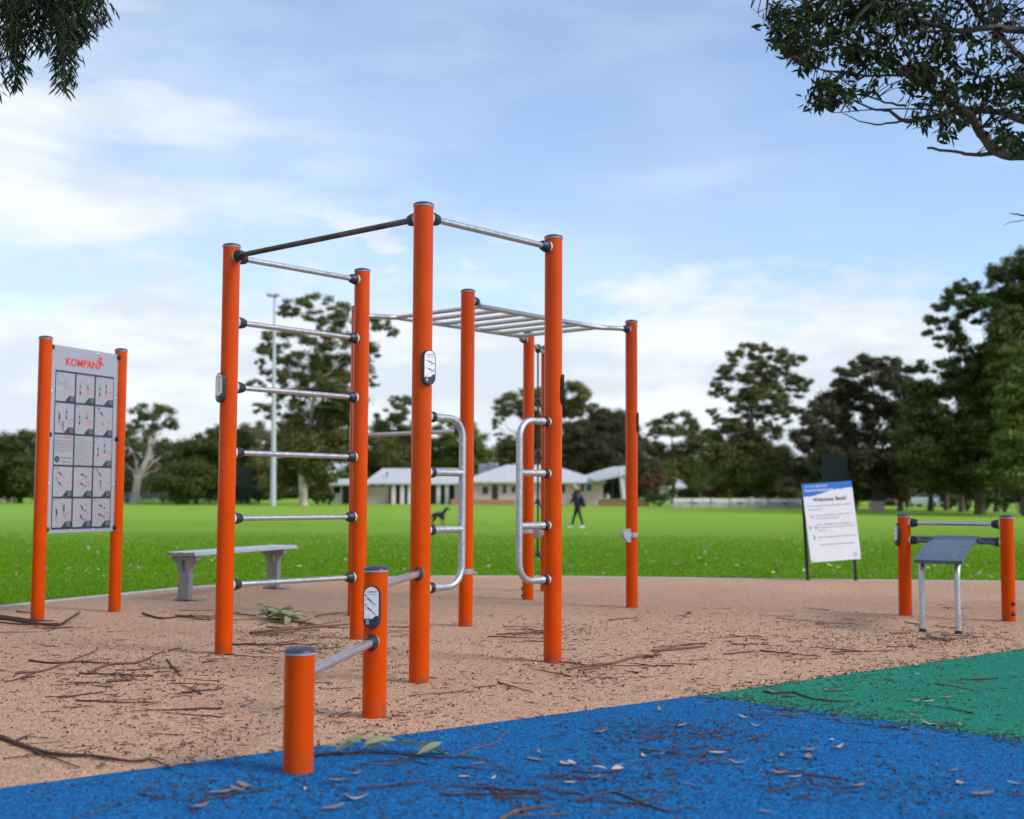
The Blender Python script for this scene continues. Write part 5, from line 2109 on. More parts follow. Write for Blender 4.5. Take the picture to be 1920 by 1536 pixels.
# ------------------------------------------------------------------ the walker and the dog
def skin(name, verts, edges, radii, mats, parent=None, origin=None, levels=2, root=0):
    """one continuous skin grown over a jointed skeleton"""
    if origin is None:
        origin = parent_origin(parent) if parent else Vector((0, 0, 0))
    me = bpy.data.meshes.new(name)
    me.from_pydata([tuple(Vector(v)) for v in verts], edges, [])
    o = bpy.data.objects.new(name, me)
    COL.objects.link(o)
    md = o.modifiers.new('skin', 'SKIN')
    md.use_smooth_shade = True
    lay = me.skin_vertices[0].data
    for i, r in enumerate(radii):
        lay[i].radius = r if hasattr(r, '__len__') else (r, r)
        lay[i].use_root = (i == root)
    sb = o.modifiers.new('sub', 'SUBSURF')
    sb.levels = sb.render_levels = levels
    bpy.context.view_layer.update()
    dg = bpy.context.evaluated_depsgraph_get()
    m2 = bpy.data.meshes.new_from_object(o.evaluated_get(dg))
    m2.name = name
    bpy.data.objects.remove(o)
    for m in (mats if isinstance(mats, (list, tuple)) else [mats]):
        m2.materials.append(m)
    m2.polygons.foreach_set('use_smooth', [True] * len(m2.polygons))
    ob = bpy.data.objects.new(name, m2)
    COL.objects.link(ob)
    if parent:
        ob.parent = parent
    else:
        ob.location = origin
    return ob


def person():
    d = 44.5
    foot = gnd(1083, 990.5, -.22)
    d = foot.y
    o = Vector((foot.x, foot.y, fz(foot.y)))
    root = thing('person', 'person walking left across the grass in dark jacket, black leggings and white shoes', 'person', o)
    # x to the right of the photo, y away from it; walking to the left and slightly away
    m_skin = mat('skin', (.50, .28, .20), .5, var=.05)
    m_jk = mat('dark_jacket', (.022, .022, .030), .8, var=.25, scale=8)
    m_lg = mat('black_leggings', (.010, .011, .013), .7, var=.2, scale=10)
    m_hr = mat('fair_hair', (.46, .27, .13), .6, var=.3, scale=30)
    m_sh = mat('white_shoes', (.70, .72, .76), .6, var=.05)
    J = {'pel': (0, 0, .88), 'wst': (-.01, 0, 1.02), 'chs': (-.035, 0, 1.20), 'nck': (-.07, 0, 1.37), 'skb': (-.10, 0, 1.44), 'hed': (-.145, 0, 1.53), 'top': (-.15, 0, 1.60),
         'shl': (-.05, -.155, 1.325), 'ell': (-.02, -.215, 1.06), 'wrl': (-.16, -.215, .90), 'hal': (-.20, -.212, .86),
         'shr': (-.05, .155, 1.325), 'elr': (-.13, .215, 1.08), 'wrr': (-.27, .17, .96), 'har': (-.31, .165, .93),
         'hpl': (.0, -.085, .84), 'knl': (.085, -.085, .48), 'anl': (.20, -.085, .115), 'hpr': (.0, .085, .84), 'knr': (-.11, .085, .47), 'anr': (-.215, .085, .09)}
    keys = list(J)
    E = [('pel', 'wst'), ('wst', 'chs'), ('chs', 'nck'), ('nck', 'skb'), ('skb', 'hed'), ('hed', 'top'), ('chs', 'shl'), ('shl', 'ell'), ('ell', 'wrl'), ('wrl', 'hal'), ('chs', 'shr'), ('shr', 'elr'), ('elr', 'wrr'), ('wrr', 'har'),
         ('pel', 'hpl'), ('hpl', 'knl'), ('knl', 'anl'), ('pel', 'hpr'), ('hpr', 'knr'), ('knr', 'anr')]
    rad = {'pel': .105, 'wst': .095, 'chs': .115, 'nck': .048, 'skb': .055, 'hed': .088, 'top': .06, 'shl': .055, 'ell': .038, 'wrl': .026, 'hal': .028, 'shr': .055, 'elr': .038, 'wrr': .026, 'har': .028, 'hpl': .082, 'knl': .052, 'anl': .036, 'hpr': .082, 'knr': .052, 'anr': .036}
    vs = [Vector(J[k]) for k in keys]
    es = [(keys.index(a), keys.index(b)) for a, b in E]
    rr = [rad[k] for k in keys]
    # fingers and thumb, curled
    for h, w, sgn in (('hal', 'wrl', 1), ('har', 'wrr', 1)):
        hb, wb = Vector(J[h]), Vector(J[w])
        ax = (hb - wb).normalized()
        sd_ = Vector((0, 1, 0))
        sd_ = (sd_ - ax * sd_.dot(ax)).normalized()
        cu = ax.cross(sd_)
        for k, ln in enumerate((.060, .070, .066, .052)):
            b = len(vs)
            rt = hb + sd_ * ((k - 1.5) * .018)
            vs += [rt + ax * .02, rt + ax * (.02 + ln * .5) - cu * .008, rt + ax * (.02 + ln * .8) - cu * .030]
            rr += [.0095, .0088, .0078]
            es += [(keys.index(h), b), (b, b + 1), (b + 1, b + 2)]
        b = len(vs)
        vs += [wb.lerp(hb, .6) - sd_ * .030, wb.lerp(hb, .6) - sd_ * .042 + ax * .035]
        rr += [.011, .009]
        es += [(keys.index(h), b), (b, b + 1)]
    body = skin('body', vs, es, rr, m_skin, root)
    # face: nose, eyes, mouth, ears on the bowed head, looking left
    f = MB()
    fw = Vector((-.90, 0, -.35)).normalized()
    hc = Vector((-.145, 0, 1.525)) + o
    f.ell(hc + fw * .100 + Vector((0, 0, -.005)), (.022, .014, .018), 8, 6)
    for s_ in (-1, 1):
        f.ell(hc + Vector((.01, s_ * .088, -.01)), (.018, .012, .028), 8, 6)
    f.mat = 1
    for s_ in (-1, 1):
        f.ell(hc + fw * .085 + Vector((0, s_ * .033, .022)), (.010, .010, .008), 8, 6)
    f.mat = 2
    f.ell(hc + fw * .080 + Vector((.015, 0, -.048)), (.012, .024, .006), 8, 6)
    f.build('face', [m_skin, M_BLACK, mat('lips', (.40, .12, .10), .5)], root)
    # jacket: torso and sleeves
    jk = ['pel', 'wst', 'chs', 'nck', 'shl', 'ell', 'wrl', 'shr', 'elr', 'wrr']
    jv = [Vector(J[k]) for k in jk]
    jv[0] = Vector((.0, 0, .80))
    jv[3] = Vector((-.065, 0, 1.36))
    jr = [.148, .132, .152, .075, .085, .062, .045, .085, .062, .045]
    je = [(0, 1), (1, 2), (2, 3), (2, 4), (4, 5), (5, 6), (2, 7), (7, 8), (8, 9)]
    jo = skin('jacket', jv, je, jr, m_jk, root)
    h = MB()
    h.ell(Vector((.02, 0, 1.36)) + o, (.085, .12, .075), 12, 8)
    h.build('hood', m_jk, jo)
    lg = ['pel', 'hpl', 'knl', 'anl', 'hpr', 'knr', 'anr']
    skin('leggings', [J[k] for k in lg], [(0, 1), (1, 2), (2, 3), (0, 4), (4, 5), (5, 6)], [.112, .094, .060, .043, .094, .060, .043], m_lg, root)
    hr = MB()
    hr.ell(hc + Vector((.018, 0, .028)), (.105, .100, .095), 14, 10)
    hr.ell(hc + Vector((.125, 0, -.010)), (.055, .045, .060), 10, 8)
    hr.ell(hc + Vector((.085, 0, -.060)), (.055, .075, .070), 10, 8)
    hr.build('hair', m_hr, root)
    for (x, y, z, tip) in ((-.255, .085, .055, .0), (.165, -.085, .055, .10)):
        s_ = MB()
        p = Vector((x, y, z)) + o
        s_.ell(p + Vector((-.030, 0, -.016)), (.105, .043, .036), 14, 8)
        s_.ell(p + Vector((.035, 0, .012)), (.050, .042, .048), 12, 8)
        s_.bbox(p + Vector((-.026, 0, -.043)), (.20, .078, .020), .008)
        s_.build('shoe', m_sh, root)
    # bag on her back and hip
    b = thing('shoulder_bag', 'black bag slung on the back of the walking person', 'bag', o + Vector((.20, -.05, 1.0)))
    mb = MB()
    M_ = Euler((0, R(-14), 0)).to_matrix()
    mb.bbox(o + Vector((.185, -.02, .99)), (.15, .27, .42), .05, M=M_)
    mb.bbox(o + Vector((.265, -.02, .92)), (.05, .20, .20), .02, M=M_)
    mb.build('bag_body', m_lg, b)
    m2 = MB()
    for s_ in (-1, 1):
        m2 = MB()
        m2.tube([o + Vector((.16, s_ * .10, 1.19)), o + Vector((.06, s_ * .11, 1.40)), o + Vector((-.06, s_ * .12, 1.425)), o + Vector((-.19, s_ * .11, 1.28)), o + Vector((-.17, s_ * .12, 1.08)), o + Vector((.10, s_ * .14, .90))], .016, 8)
        m2.build('strap', m_lg, b)
    m3 = MB()
    m3.ell(o + Vector((.275, -.06, 1.06)), (.02, .03, .03), 8, 6)
    m3.build('badge', M_PLANT, b)


person()


def dog():
    p = gnd(823, 985.5, -.22)
    yaw = R(-28)
    o = Vector((p.x, p.y, fz(p.y)))
    root = thing('dog', 'black and tan dog standing on the grass, head raised to the right', 'dog', o)
    Rz = Matrix.Rotation(yaw, 3, 'Z')
    black = mat('black_coat', (.010, .010, .011), .55, var=.3, scale=20)
    tan = mat('tan_coat', (.22, .105, .030), .6, var=.2, scale=20)
    V = {'chest': (.16, 0, .43), 'mid': (0, 0, .44), 'loin': (-.14, 0, .465), 'rump': (-.25, 0, .46), 'tail1': (-.33, 0, .43), 'tail2': (-.40, 0, .30), 'tail3': (-.42, 0, .18),
         'wit': (.20, 0, .50), 'nk': (.28, 0, .60), 'hd': (.345, 0, .685), 'fh': (.40, 0, .68), 'mz': (.475, 0, .635), 'ns': (.515, 0, .622)}
    E = [('chest', 'mid'), ('mid', 'loin'), ('loin', 'rump'), ('rump', 'tail1'), ('tail1', 'tail2'), ('tail2', 'tail3'), ('chest', 'wit'), ('wit', 'nk'), ('nk', 'hd'), ('hd', 'fh'), ('fh', 'mz'), ('mz', 'ns')]
    rad = {'chest': .125, 'mid': .108, 'loin': .085, 'rump': .088, 'tail1': .028, 'tail2': .020, 'tail3': .012, 'wit': .095, 'nk': .068, 'hd': .070, 'fh': .058, 'mz': .036, 'ns': .025}
    for s_, n in ((-1, 'l'), (1, 'r')):
        y = .072 * s_
        V['el' + n], V['wr' + n], V['pa' + n], V['to' + n] = (.16, y, .29), (.165, y, .16), (.16, y, .035), (.205, y, .022)
        V['st' + n], V['hk' + n], V['pb' + n], V['tb' + n] = (-.185, y, .28), (-.315, y, .17), (-.295, y, .035), (-.245, y, .022)
        V['hp' + n] = (-.25, y * .8, .40)
        E += [('chest', 'el' + n), ('el' + n, 'wr' + n), ('wr' + n, 'pa' + n), ('pa' + n, 'to' + n), ('rump', 'hp' + n), ('hp' + n, 'st' + n), ('st' + n, 'hk' + n), ('hk' + n, 'pb' + n), ('pb' + n, 'tb' + n)]
        rad.update({'el' + n: .048, 'wr' + n: .028, 'pa' + n: .026, 'to' + n: .024, 'st' + n: .052, 'hk' + n: .026, 'pb' + n: .025, 'tb' + n: .023, 'hp' + n: .075})
    k = list(V)
    b = skin('body', [Rz @ Vector(V[q]) for q in k], [(k.index(a), k.index(c)) for a, c in E], [rad[q] for q in k], [black, tan], root)
    iv = Rz.inverted()
    for pl in b.data.polygons:
        c = iv @ pl.center
        if c.z < .24 and abs(c.y) > .02 or (c.x > .41 and c.z < .665) or (c.x > .25 and c.z < .50 and c.z > .33 and abs(c.y) < .07):
            pl.material_index = 1
    for s_ in (-1, 1):
        m = MB()
        m.ell(o + Rz @ Vector((.345, s_ * .066, .675)), (.035, .012, .055), 8, 6)
        m.build('ear', black, root)
        m = MB()
        m.ell(o + Rz @ Vector((.435, s_ * .040, .690)), (.010, .008, .010), 8, 6)
        m.build('eye', M_BLACK, root)
    m = MB()
    m.ell(o + Rz @ Vector((.538, 0, .628)), (.016, .018, .014), 8, 6)
    m.build('nose', M_BLACK, root)


dog()


# ------------------------------------------------------------------ grass blades along the near edge of the lawn
def grass_tufts():
    n = 330000
    y = 9 + (RNG.random(n) ** 1.25) * 34
    x = RNG.uniform(-1, 1, n) * (y * .44 + .8)
    keep = ~pip(PAD2, x, y - .13) & ~pip(PAD2, x, y) & (RNG.random(n) < np.clip((43 - y) / 26, 0, 1) ** 1.4)
    x, y = x[keep], y[keep]
    n = len(x)
    z = field_z(y)
    h = RNG.uniform(.014, .036, n)
    a = RNG.uniform(0, 2 * np.pi, n)
    w = RNG.uniform(.003, .006, n) * (1 + (y - 10) * .05)
    lean = RNG.normal(0, .35, (n, 2)) * h[:, None]
    b = np.stack([x, y, z], 1)
    du = np.stack([np.cos(a) * w, np.sin(a) * w, np.zeros(n)], 1)
    tip = b + np.stack([lean[:, 0], lean[:, 1], h], 1)
    vs = np.stack([b - du, b + du, tip], 1).reshape(-1, 3)
    m = leafmat('grass_blade', [(.075, .180, .003), (.125, .285, .005), (.19, .37, .010)], .6, .45, .06)
    tag(np_mesh('grass', vs, 3, m), 'short green grass blades along the near edge of the lawn', 'grass', kind='stuff')


grass_tufts()


# ------------------------------------------------------------------ fallen litter
def surf(p):
    """height of the ground under a point"""
    if pip(PAD2, np.array([p.x]), np.array([p.y]))[0]:
        rel = p - J
        tb = d_tb.x * rel.y - d_tb.y * rel.x
        bg = d_bg.x * rel.y - d_bg.y * rel.x
        tg = d_tg.x * rel.y - d_tg.y * rel.x
        low = (tg < 0) if p.x > J.x else (tb < 0)
        return .0045 if low else .0005
    return fz(p.y) + .02


def kind_of_ground(p):
    if not pip(PAD2, np.array([p.x]), np.array([p.y]))[0]:
        return 'lawn'
    rel = p - J
    if p.x > J.x:
        if d_tg.x * rel.y - d_tg.y * rel.x > 0:
            return 'tan'
        return 'green' if d_bg.x * rel.y - d_bg.y * rel.x > 0 else 'blue'
    return 'tan' if d_tb.x * rel.y - d_tb.y * rel.x > 0 else 'blue'


def twig_mesh(name, L_, r, forks, m, seed, flat=1.0):
    rr = random.Random(seed)
    mb = MB()
    n = 9
    pts, x, yv = [], -L_ / 2, 0.0
    dy = rr.uniform(-.25, .25)
    for i in range(n + 1):
        pts.append(Vector((x, yv, r * .9 + abs(rr.gauss(0, r * .5)))))
        x += L_ / n
        dy += rr.gauss(0, .16)
        yv += dy * L_ / n * .55
    mb.tube(pts, [r * (1 - .55 * i / n) * rr.uniform(.85, 1.15) for i in range(n + 1)], 7, sy=flat)
    for k in range(forks):
        i = rr.randint(2, n - 2)
        s_ = rr.choice((-1, 1))
        ln = L_ * rr.uniform(.12, .38)
        q = [pts[i] + Vector((ln * t * .8, s_ * ln * t * .55 + rr.gauss(0, ln * .04), rr.uniform(0, .25) * ln * t * .5)) for t in (0, .35, .7, 1)]
        mb.tube(q, [r * .6, r * .5, r * .38, r * .25], 6)
    o = mb.build(name, m)
    return o


def place(proto, used, p, rz, sc, label, cat, group, tilt=(0, 0)):
    o = proto if proto.name not in used else proto.copy()
    if o is not proto:
        COL.objects.link(o)
    used.add(proto.name)
    o.location = p
    o.rotation_euler = (tilt[0], tilt[1], rz)
    o.scale = (sc, sc, sc)
    return tag(o, label, cat, group)


TWIGS = [twig_mesh('fallen_twig', L_, r, f_, m, sd_) for L_, r, f_, m, sd_ in
         ((.42, .0050, 2, M_TWIG, 1), (.30, .0040, 1, M_TWIG, 2), (.20, .0040, 0, M_TWIG2, 3), (.55, .0058, 3, M_TWIG, 4), (.14, .0050, 0, M_TWIG, 5), (.36, .0036, 1, M_TWIG2, 6), (.24, .0045, 2, M_TWIG, 8), (.10, .0045, 0, M_TWIG, 9))]
used = set()
ZONES = [  # photo px centre, spread, how many
    (120, 1260, 150, 40, 16), (330, 1270, 120, 50, 12), (500, 1215, 120, 22, 12), (570, 1170, 90, 14, 12), (340, 1160, 110, 14, 9), (90, 1180, 80, 10, 7), (270, 1330, 150, 40, 9), (120, 1400, 110, 26, 5),
    (620, 1300, 90, 40, 5), (930, 1290, 120, 40, 6), (1180, 1240, 150, 30, 8), (1000, 1195, 80, 12, 6), (1320, 1210, 110, 22, 7), (1560, 1215, 150, 20, 12), (1750, 1190, 110, 14, 9), (1500, 1160, 130, 14, 5), (1830, 1130, 90, 12, 4), (1250, 1150, 120, 12, 3), (750, 1190, 60, 10, 4),
    (720, 1440, 120, 22, 7), (960, 1490, 180, 30, 10), (1300, 1400, 180, 36, 9), (1560, 1450, 180, 40, 5), (400, 1500, 160, 24, 5), (1100, 1510, 120, 14, 6), (1640, 1330, 170, 30, 6), (1800, 1280, 100, 26, 4), (1480, 1340, 60, 8, 4)]
WORD = {'tan': ('thin brown fallen twig lying on the tan rubber ground', 'twigs on the tan rubber'), 'blue': ('thin brown fallen twig lying on the blue rubber ground', 'twigs on the blue rubber'), 'green': ('thin brown fallen twig lying on the green rubber ground', 'twigs on the green rubber'), 'lawn': ('thin brown fallen twig at the edge of the lawn', 'twigs on the lawn')}
for (cx, cy, sx, sy, n_) in ZONES:
    for _ in range(int(n_ * 1.2 + .5)):
        p = gnd(random.gauss(cx, sx * .6), max(1095, random.gauss(cy, sy * .6)))
        g_ = kind_of_ground(p)
        if g_ == 'lawn':
            continue
        p.z = surf(p)
        rz = random.gauss(0.15, .75) + random.choice((0, math.pi))
        place(random.choice(TWIGS), used, p, rz, random.uniform(.35, 1.0) * (1.05 if cy < 1300 else .75), WORD[g_][0], 'twig', WORD[g_][1])


def leaf_mesh(name, L_, W, m, curl, seed):
    rr = random.Random(seed)
    mb = MB()
    n = 6
    a, b, c = [], [], []
    for i in range(n + 1):
        t = i / n
        w = W * .5 * math.sin(math.pi * min(1, t * 1.02 + .02)) ** .75
        x = (t - .5) * L_
        y = math.sin(t * 2.4 + seed) * L_ * .05
        z = .002 + curl * L_ * (2 * t - 1) ** 2 + rr.uniform(0, .003)
        a.append((x, y - w, z + w * .35))
        b.append((x, y, z))
        c.append((x, y + w, z + w * .30))
    vs = a + b + c
    k = n + 1
    fs = []
    for i in range(n):
        fs += [(i, i + 1, k + i + 1, k + i), (k + i, k + i + 1, 2 * k + i + 1, 2 * k + i)]
    mb.add(vs, fs)
    return mb.build(name, m, sharp=0)


LEAVES = [leaf_mesh('fallen_leaf', *a_) for a_ in ((.085, .024, M_DEAD, .10, 1), (.075, .020, M_PALELEAF, .22, 2), (.060, .026, M_PALELEAF, .12, 3), (.10, .022, M_DEAD, .05, 4), (.07, .028, M_DEAD, .25, 5), (.09, .020, M_PALELEAF, .08, 6))]
used2 = set()
LZ = [(250, 1230, 200, 60, 12), (560, 1200, 150, 50, 8), (950, 1260, 250, 60, 14), (1350, 1220, 250, 40, 10), (1700, 1170, 150, 40, 6), (260, 1400, 180, 50, 6), (600, 1490, 180, 30, 10), (1050, 1430, 220, 60, 16), (1450, 1400, 220, 70, 16), (1750, 1450, 160, 50, 8), (1700, 1300, 160, 40, 10), (1100, 1140, 300, 20, 6)]
LW = {'tan': ('pale dry leaf lying on the tan rubber ground', 'dry leaves on the tan rubber'), 'blue': ('pale dry leaf lying on the blue rubber ground', 'dry leaves on the blue rubber'), 'green': ('pale dry leaf lying on the green rubber ground', 'dry leaves on the green rubber')}
for (cx, cy, sx, sy, n_) in LZ:
    for _ in range(n_):
        p = gnd(random.gauss(cx, sx * .6), max(1095, random.gauss(cy, sy * .6)))
        g_ = kind_of_ground(p)
        if g_ == 'lawn':
            continue
        p.z = surf(p) + .001
        place(random.choice(LEAVES + [LEAVES[0], LEAVES[3], LEAVES[4]]), used2, p, random.uniform(0, 6.28), random.uniform(.5, 1.15), LW[g_][0], 'leaf', LW[g_][1])
n_ = 0
while n_ < 130:
    px, py = random.uniform(-20, 1940), 985 + 105 * random.random() ** .75
    p = gnd(px, py)
    p = gnd(px, py, fz(p.y))
    if kind_of_ground(p) != 'lawn' or p.y > 34 or kind_of_ground(p - Vector((0, .25, 0))) != 'lawn':
        continue
    p.z = fz(p.y) + .040
    place(random.choice(LEAVES), used2, p, random.uniform(0, 6.28), random.uniform(.9, 1.7), 'pale fallen leaf lying in the grass of the lawn', 'leaf', 'fallen leaves on the lawn', (random.gauss(0, .3), random.gauss(0, .3)))
    n_ += 1


def far_leaves():
    n = 620
    y = RNG.uniform(14, 70, n)
    x = RNG.uniform(-1, 1, n) * (y * .43)
    k = ~pip(PAD2, x, y - .3)
    x, y = x[k], y[k]
    c = np.stack([x, y, field_z(y) + .04], 1)
    nn = RNG.normal(0, .35, (len(x), 3)) + np.array([0, -.5, 1.0])
    nn /= np.linalg.norm(nn, axis=1, keepdims=True)
    tag(np_mesh('leaf_litter', leaf_quads(c, nn, .05 + .055 * RNG.random(len(x)), .42), 4, M_DEAD), 'scatter of small pale leaves over the far lawn', 'leaf litter', kind='stuff')


far_leaves()


def gumnuts():
    """tiny seed capsules and crumbs of bark, too many to count"""
    ico = []
    t = (1 + 5 ** .5) / 2
    V_ = np.array([(-1, t, 0), (1, t, 0), (-1, -t, 0), (1, -t, 0), (0, -1, t), (0, 1, t), (0, -1, -t), (0, 1, -t), (t, 0, -1), (t, 0, 1), (-t, 0, -1), (-t, 0, 1)]) / (1 + t * t) ** .5
    Fc = [(0, 11, 5), (0, 5, 1), (0, 1, 7), (0, 7, 10), (0, 10, 11), (1, 5, 9), (5, 11, 4), (11, 10, 2), (10, 7, 6), (7, 1, 8), (3, 9, 4), (3, 4, 2), (3, 2, 6), (3, 6, 8), (3, 8, 9), (4, 9, 5), (2, 4, 11), (6, 2, 10), (8, 6, 7), (9, 8, 1)]
    tri = np.array([V_[i] for f in Fc for i in f])
    zones = [(1000, 1250, 500, 60, 520), (560, 1200, 120, 36, 420), (200, 1260, 240, 70, 520), (1120, 1262, 90, 26, 160), (1600, 1200, 260, 30, 520), (1780, 1196, 110, 16, 260), (1050, 1185, 90, 16, 160), (1350, 1420, 330, 70, 300), (1250, 1375, 150, 30, 150), (900, 1470, 380, 50, 240), (380, 1490, 240, 30, 90), (1650, 1310, 240, 50, 260),
             (700, 1350, 160, 40, 140), (1330, 1170, 330, 24, 200), (1700, 1480, 200, 40, 110), (350, 1380, 250, 50, 200)]
    pos = []
    for cx, cy, sx, sy, k in zones:
        for _ in range(int(k * 1.25)):
            pos.append((random.gauss(cx, sx * .65), random.gauss(cy, sy * .65)))
    # swept along the join of blue and green, and along the edge of the green
    for _ in range(330):
        t_ = random.random()
        pos.append((1312 + 608 * t_ + random.gauss(0, 6), 1305 + 86 * t_ * (.85 + .15 * t_) + random.gauss(0, 4.5)))
    for _ in range(240):
        t_ = random.random()
        pos.append((1312 + 608 * t_ + random.gauss(0, 8), 1303 - 87 * t_ + random.gauss(-2, 3)))
    out = []
    for px, py in pos:
        if py < 1098:
            continue
        p = gnd(px, py)
        if kind_of_ground(p) == 'lawn':
            continue
        r = random.uniform(.0016, .0048) * (1.25 if random.random() < .15 else 1)
        sc = np.array([r * random.uniform(.8, 1.6), r * random.uniform(.8, 1.4), r * random.uniform(.6, 1.0)])
        a = random.uniform(0, 6.28)
        q = tri * sc
        q = np.stack([q[:, 0] * math.cos(a) - q[:, 1] * math.sin(a), q[:, 0] * math.sin(a) + q[:, 1] * math.cos(a), q[:, 2]], 1)
        out.append(q + np.array([p.x, p.y, surf(p) + sc[2] * .8]))
    # short slivers of bark and stalk
    sl = []
    for px, py in random.choices(pos, k=3400):
        if py < 1098:
            continue
        p = gnd(px + random.gauss(0, 30), py + random.gauss(0, 10))
        if kind_of_ground(p) == 'lawn' or p.z > 1:
            continue
        L_, w, a = random.uniform(.010, .055), random.uniform(.0013, .0028), random.gauss(.1, .6)
        u = np.array([math.cos(a), math.sin(a), random.gauss(0, .08)])
        v = np.array([-u[1], u[0], 0])
        c = np.array([p.x, p.y, surf(p) + .0025])
        up = np.array([0, 0, w])
        A, B = c - u * L_ / 2, c + u * L_ / 2
        for s0, s1 in ((v * w, up), (up, -v * w)):
            sl.append(np.array([A + s0, B + s0, B + s1]))
            sl.append(np.array([A + s0, B + s1, A + s1]))
    tag(np_mesh('gumnut_litter', np.concatenate(out + sl), 3, M_NUT), 'fine dark gumnuts and bark crumbs strewn over the rubber ground', 'litter', kind='stuff')


gumnuts()


def stick(name, label, px, r0, r1, m, cat='branch', lift=None, extra=(), leaves=0, lm=None, group=None, n=5, leafL=.10, span=(.25, 1)):
    """a single recognisable branch following points on the ground"""
    pts = [gnd(x, y) for x, y in px]
    for i, p in enumerate(pts):
        p.z = surf(p) + r0 * .9 + (lift[i] if lift else 0)
    o0 = pts[0].copy()
    root = thing(name, label, cat, o0, group)

    def fine(q):
        f = []
        for i in range(len(q) - 1):
            a0, a1, a2, a3 = q[max(i - 1, 0)], q[i], q[i + 1], q[min(i + 2, len(q) - 1)]
            for k in range(n):
                t = k / n
                f.append(.5 * ((2 * a1) + (a2 - a0) * t + (2 * a0 - 5 * a1 + 4 * a2 - a3) * t * t + (3 * a1 - a0 - 3 * a2 + a3) * t ** 3) + Vector((random.gauss(0, 1), random.gauss(0, 1), 0)) * r0 * .22)
        f.append(q[-1])
        return f
    mb = MB()
    f = fine(pts)
    k = len(f)
    mb.tube(f, [(r0 + (r1 - r0) * i / (k - 1)) * random.uniform(.88, 1.14) for i in range(k)], 9)
    mb.build('stem', m, root)
    for e in extra:
        q = [gnd(x, y) for x, y in e]
        for p in q:
            p.z = surf(p) + r1 * 1.2 + r0 * .4
        m2 = MB()
        g = fine(q)
        m2.tube(g, [r0 * .55 + (r1 * .6 - r0 * .55) * i / (len(g) - 1) for i in range(len(g))], 7)
        m2.build('side_twig', m, root)
    for _ in range(leaves):
        t = random.uniform(*span)
        p = f[int(t * (k - 1))] + Vector((random.gauss(0, .03), random.gauss(0, .03), .006 + random.random() * leafL * .35))
        ax = (f[-1] - f[0]).normalized()
        a = math.atan2(ax.y, ax.x) + random.gauss(0, 1.3 if leaves > 20 else .55)
        mb = MB()
        L_ = leafL * random.uniform(.7, 1.2)
        W = L_ * random.uniform(.22, .34)
        u, v = Vector((math.cos(a), math.sin(a), random.gauss(.05, .2))), Vector((-math.sin(a), math.cos(a), random.gauss(0, .35))).normalized()
        nn = u.cross(v)
        A, B, C = [], [], []
        for i in range(7):
            tt = i / 6
            w = W / 2 * math.sin(math.pi * tt) ** .8
            c = p + u * (L_ * (tt - .1)) + nn * (-.05 * L_ * (2 * tt - 1) ** 2)
            A.append(c - v * w + nn * w * .3)
            B.append(c)
            C.append(c + v * w + nn * w * .3)
        vs = A + B + C
        fs = []
        for i in range(6):
            fs += [(i, i + 1, 7 + i + 1, 7 + i), (7 + i, 8 + i, 15 + i, 14 + i)]
        mb.add(vs, fs)
        for q in mb.v:
            q.z = max(q.z, surf(q) + .002)
        mb.build('leaf', lm, root, sharp=0)
    return root


stick('fallen_branch', 'long bent brown branch at the lower left, its tip touching the blue rubber', [(-40, 1372), (5, 1388), (50, 1405), (98, 1418), (170, 1422), (240, 1432), (285, 1430), (318, 1446)], 0.0100, 0.0028, M_TWIG, extra=[[(60, 1412), (100, 1425), (150, 1444)], [(20, 1396), (60, 1380)]])
stick('fallen_branch', 'slender branch with a knobbed end, lower left behind the long bent branch', [(166, 1264), (205, 1248), (260, 1244), (300, 1226), (340, 1217)], 0.0076, 0.0032, M_TWIG2)
stick('fallen_branch', 'thin crooked branch crossing a straight one, left side of the tan ground', [(28, 1264), (80, 1260), (120, 1246), (160, 1230), (183, 1221)], 0.0068, 0.0028, M_TWIG2)
stick('fallen_branch', 'straight dark branch crossed by a thin crooked one, left side of the tan ground', [(55, 1240), (95, 1245), (150, 1243), (205, 1246)], 0.0068, 0.0036, M_TWIG)
stick('fallen_branch', 'short thick stick lying left of the post with the pill-shaped plate', [(200, 1280), (225, 1278), (248, 1277)], 0.0080, 0.0064, M_TWIG2, extra=[[(246, 1277), (256, 1270)]])
stick('fallen_branch', 'pale smooth branch forked at one end, on tan ground right of the rig', [(1062, 1257), (1090, 1252), (1118, 1248), (1148, 1246), (1180, 1237), (1205, 1232), (1226, 1234)], 0.0060, 0.0104, M_TWIG2, extra=[[(1148, 1247), (1120, 1254), (1085, 1262)]])
stick('bark_strip', 'reddish torn strip of bark on the tan ground, centre right', [(1222, 1223), (1250, 1221), (1285, 1218), (1322, 1214)], 0.0096, 0.0056, M_TWIG2, 'bark', extra=[[(1240, 1222), (1275, 1213), (1300, 1210)]])
stick('leafy_twig', 'red-brown twig with limp green leaves just right of the shortest post', [(588, 1421), (640, 1416), (700, 1415), (760, 1419), (830, 1424), (910, 1425)], .0042, .0022, M_TWIG, 'leafy twig', leaves=14, lm=M_FRESH, leafL=.115, span=(.12, .72))
stick('leafy_twig', 'little cluster of pale pointed leaves on the blue rubber, lower centre', [(1075, 1450), (1110, 1452), (1150, 1452), (1165, 1448)], .0035, .002, M_TWIG, 'leafy twig', leaves=6, lm=M_PALELEAF, leafL=.07)
stick('leafy_twig', 'torn sprig of grey-green leaves lying between the stall bars', [(590, 1172), (560, 1168), (530, 1163), (500, 1160)], .006, .003, M_TWIG, 'leafy twig', leaves=40, lm=M_FRESH, leafL=.19)
stick('leafy_twig', 'dark shrivelled leaf bunch on the tan ground, upper left', [(312, 1238), (325, 1252), (340, 1270)], .005, .003, M_TWIG, 'leafy twig', leaves=5, lm=M_DEAD, leafL=.11)
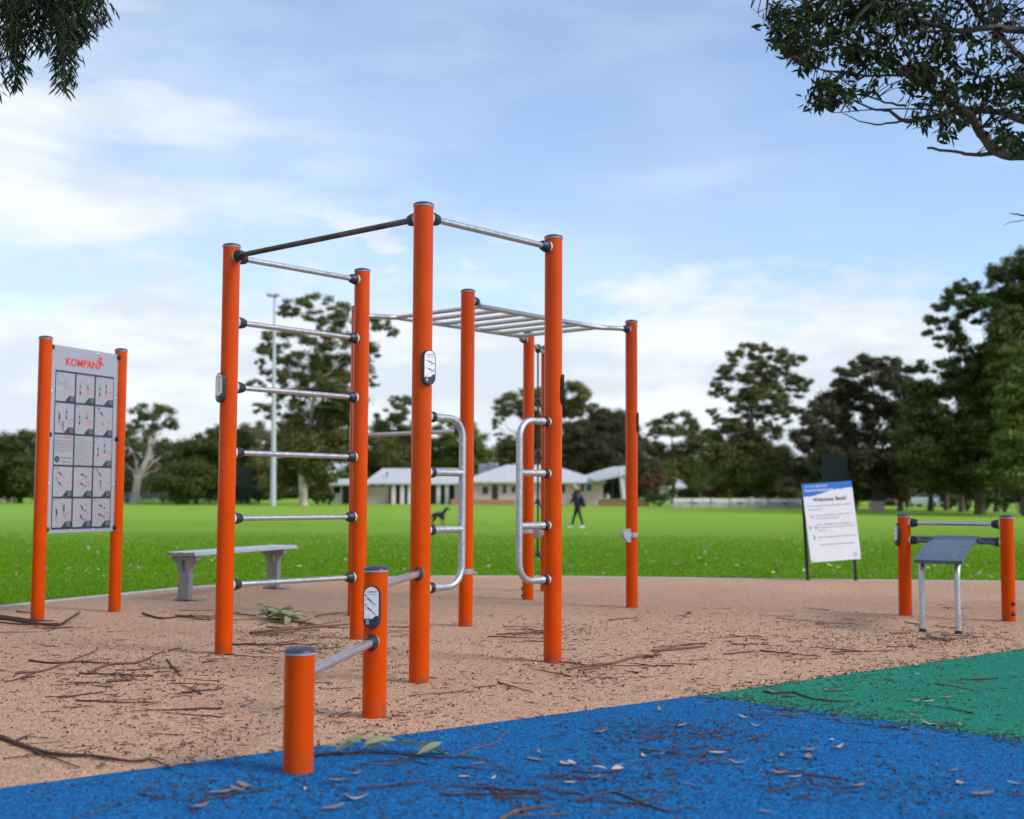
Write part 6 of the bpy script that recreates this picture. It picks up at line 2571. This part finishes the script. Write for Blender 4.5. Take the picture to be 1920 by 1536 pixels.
stick('fallen_branch', 'forked dark stick lying across the blue rubber at the bottom centre', [(1085, 1508), (1120, 1496), (1150, 1490), (1185, 1502), (1225, 1518), (1258, 1527)], 0.0036, 0.0030, M_TWIG, extra=[[(1150, 1490), (1200, 1490), (1262, 1489)], [(1090, 1462), (1104, 1490)], [(1040, 1492), (1086, 1491)]])
stick('fallen_branch', 'dark red stick lying flat at the bottom edge, left of the forked dark stick', [(830, 1494), (880, 1494), (950, 1492), (1010, 1491)], 0.0034, 0.0044, M_TWIG)
stick('fallen_branch', 'broken sticks heaped at the bottom edge of the photo, lower centre', [(935, 1545), (965, 1528), (1000, 1520), (1035, 1518)], 0.0050, 0.0032, M_TWIG2, extra=[[(980, 1506), (984, 1532)], [(950, 1535), (1010, 1535), (1070, 1532)]])
stick('fallen_branch', 'thin curved red twig on the blue rubber below the middle posts', [(862, 1420), (890, 1407), (925, 1398), (946, 1380), (950, 1374)], 0.0032, 0.0018, M_TWIG2)
stick('fallen_branch', 'bundle of long dark bark lying against the foot of the chart board', [(-30, 1160), (20, 1164), (60, 1171), (110, 1175), (135, 1160), (150, 1152)], 0.0152, 0.0064, M_TWIG, extra=[[(0, 1158), (60, 1166), (100, 1168)], [(-20, 1168), (50, 1175), (108, 1172)], [(30, 1150), (70, 1153)]])
stick('fallen_branch', 'dark branch lying behind the leftmost tall post, below the bench', [(268, 1152), (300, 1161), (340, 1159), (395, 1165)], 0.0096, 0.0040, M_TWIG, extra=[[(330, 1156), (370, 1159), (400, 1160)]])
stick('bark_strip', 'rough heap of long brown bark strips between the stall-bar posts', [(470, 1190), (520, 1184), (570, 1180), (620, 1176), (662, 1172)], 0.0112, 0.0048, M_TWIG2, 'bark', extra=[[(480, 1194), (540, 1188), (600, 1184)], [(500, 1178), (560, 1180), (640, 1166)], [(590, 1158), (630, 1152), (665, 1150)]])
stick('leafy_twig', 'dark twig with a drooping end at the tip of the green rubber', [(1430, 1300), (1462, 1302), (1490, 1302), (1520, 1313), (1560, 1318), (1598, 1318)], .0060, .0028, M_TWIG, 'twig', extra=[[(1464, 1309), (1495, 1310)]])
